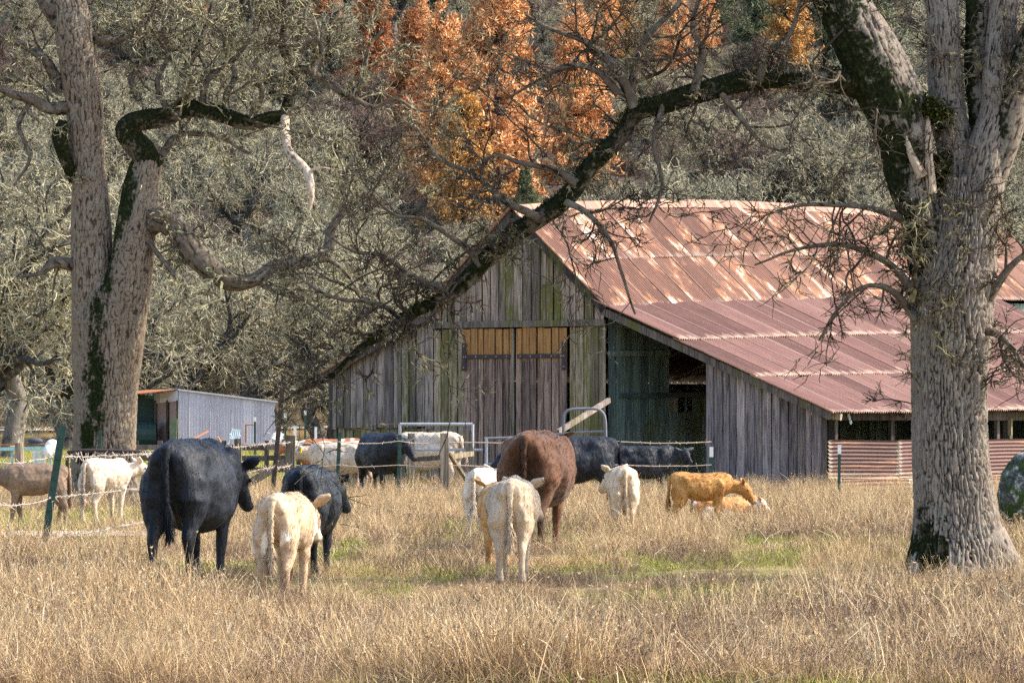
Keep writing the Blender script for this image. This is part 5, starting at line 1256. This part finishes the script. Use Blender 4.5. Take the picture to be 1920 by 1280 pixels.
def place(name,variants,x,y,s0,s1,tilt=.12):
    n=len(x); z=hz(x,y)+.0; sc_=rng.uniform(s0,s1,n)*(1-.12*np.clip((35-y)/8,0,1))*np.clip(1+.35*vnoise(np.stack([x*.8,y*.4,0*x],-1),77),.6,1.5)
    s_=F/y; px=960+x*s_; row=HY+EYE*s_
    for cx,cy,rx,ry in((985,1108,330,48),(1480,1066,200,30),(545,1118,150,34),(365,1100,110,26),(1180,1150,420,40)): sc_=sc_*(1-.5*np.exp(-((px-cx)/rx)**2-((row-cy)/ry)**2)*np.clip(1+.9*vnoise(np.stack([x*1.1,y*.5,0*x],-1),71),.1,1.5))
    return scatter(name,variants,np.stack([x,y,z],-1),rng.uniform(0,6.28,n),tilt,np.stack([sc_,sc_,sc_*rng.uniform(.8,1.25,n)],-1),rng.integers(0,len(variants),n))
def nz(x,y,f,seed): return vnoise(np.stack([x*f,y*f*.45,0*x],-1),seed)
def keep(x,y):
    s=F/y; px=960+x*s; row=HY+EYE*s
    k=np.ones(len(x),bool)
    k&=~((px<330)&(row>962)&(row<1028)&(rng.uniform(0,1,len(x))<.80))    # grazed strip and dirt track at left
    k&=~((np.abs(px-1800)<125)&(row>1070)&(row<1150)&(rng.uniform(0,1,len(x))<.72))
    # inside the barn
    d=np.stack([x,y],-1)-Cn[:2]; uu=d@cu[:2]; vv=d@cv[:2]
    k&=~((uu>UL)&(uu<.15)&(vv>-.1)&(vv<VRend))
    return k,px,row
x,y=field(30000,25,102,.62); k,px,row=keep(x,y)
row_=row; dn=nz(x,y,.55,61)+.5*nz(x,y,1.7,62); low=((px>640)&(row>1075)&(row<1150)&(px<1330))
k&=(dn>-.42-.25*(row>1150)+.34*((row>985)&(row<1175))+.16*((row>1010)&(row<1200)&(px>1000)))&~(low&(rng.uniform(0,1,len(x))<.35))
place('dry_grass',straw,x[k],y[k],.75,1.25)
x,y=field(22000,25,100,.6); k,px,row=keep(x,y)
dn=nz(x,y,.5,63)+.5*nz(x,y,1.4,64); back_=(row>905)&(row<(985+np.where(px>1080,28,0)))&((px>560)|(row<960))
fr_=(row>1120)
k&=np.where(back_,rng.uniform(0,1,len(x))<.80,np.where(fr_,(dn>.42)|(rng.uniform(0,1,len(x))<.13+.3*(px<420)),(dn>.42)|((px<330)&(row>1040)&(dn>-.1))))
place('tall_dry_grass',tall,x[k],y[k],.7,1.1)
x,y=field(40000,25,100,.62); s_=F/y; px=960+x*s_; row=HY+EYE*s_; k,_,_=keep(x,y); k=k|((px<330)&(row>962)&(row<1028))
d=np.stack([x,y],-1)-Cn[:2]; k&=~((d@cu[:2]>UL)&(d@cu[:2]<.15)&(d@cv[:2]>-.1)&(d@cv[:2]<VRend))
dn=nz(x,y,.6,65)+.4*nz(x,y,2,66)
k&=np.where((px<330)&(row>962)&(row<1028),dn>-.3,dn>-.25)
place('green_grass',green,x[k],y[k],.8,1.5)
x,y=field(20000,25,90,.7); k,px,row=keep(x,y); dn=nz(x,y,.9,67)+.5*nz(x,y,2.3,68)
k&=(dn>.02)|(rng.uniform(0,1,len(x))<.15+.25*(row>1140))
place('brown_weeds',weed,x[k],y[k],.7,1.15,.15)
x,y=field(700,25,60,.8); k,px,row=keep(x,y); place('pale_stalks',stalk,x[k],y[k],.7,1.15,.3)
br=[bpy.data.objects.new('brush',m_) for m_ in (oaks[0][1],oaks[2][1],oakp[0][1],oakp[0][1])]
yb=rng.uniform(300,660,2600); xb=rng.uniform(-.135,.135,2600)*yb; sb=rng.uniform(.18,.36,2600)
scatter('hillside_brush',br,np.stack([xb,yb,hz(xb,yb)-sb*3.2],-1),rng.uniform(0,6.28,2600),.1,np.stack([sb*1.3,sb*1.3,sb],-1),rng.integers(0,4,2600))
# grassy slope right of the shed, and rough ground behind the fences
x=rng.uniform(-45,45,16000); y=rng.uniform(239,300,16000)
place('slope_grass',tall,x,y,.7,1.3)
x=rng.uniform(-.128,.128,9000); y=rng.uniform(95,236,9000); x=x*y; k,_,_=keep(x,y)
place('yard_grass',green,x[k],y[k],1.2,2.4)

# ------------------------------------------------------------------ tidy custom bookkeeping
for o in bpy.data.objects:
    if '_w' in o: del o['_w']
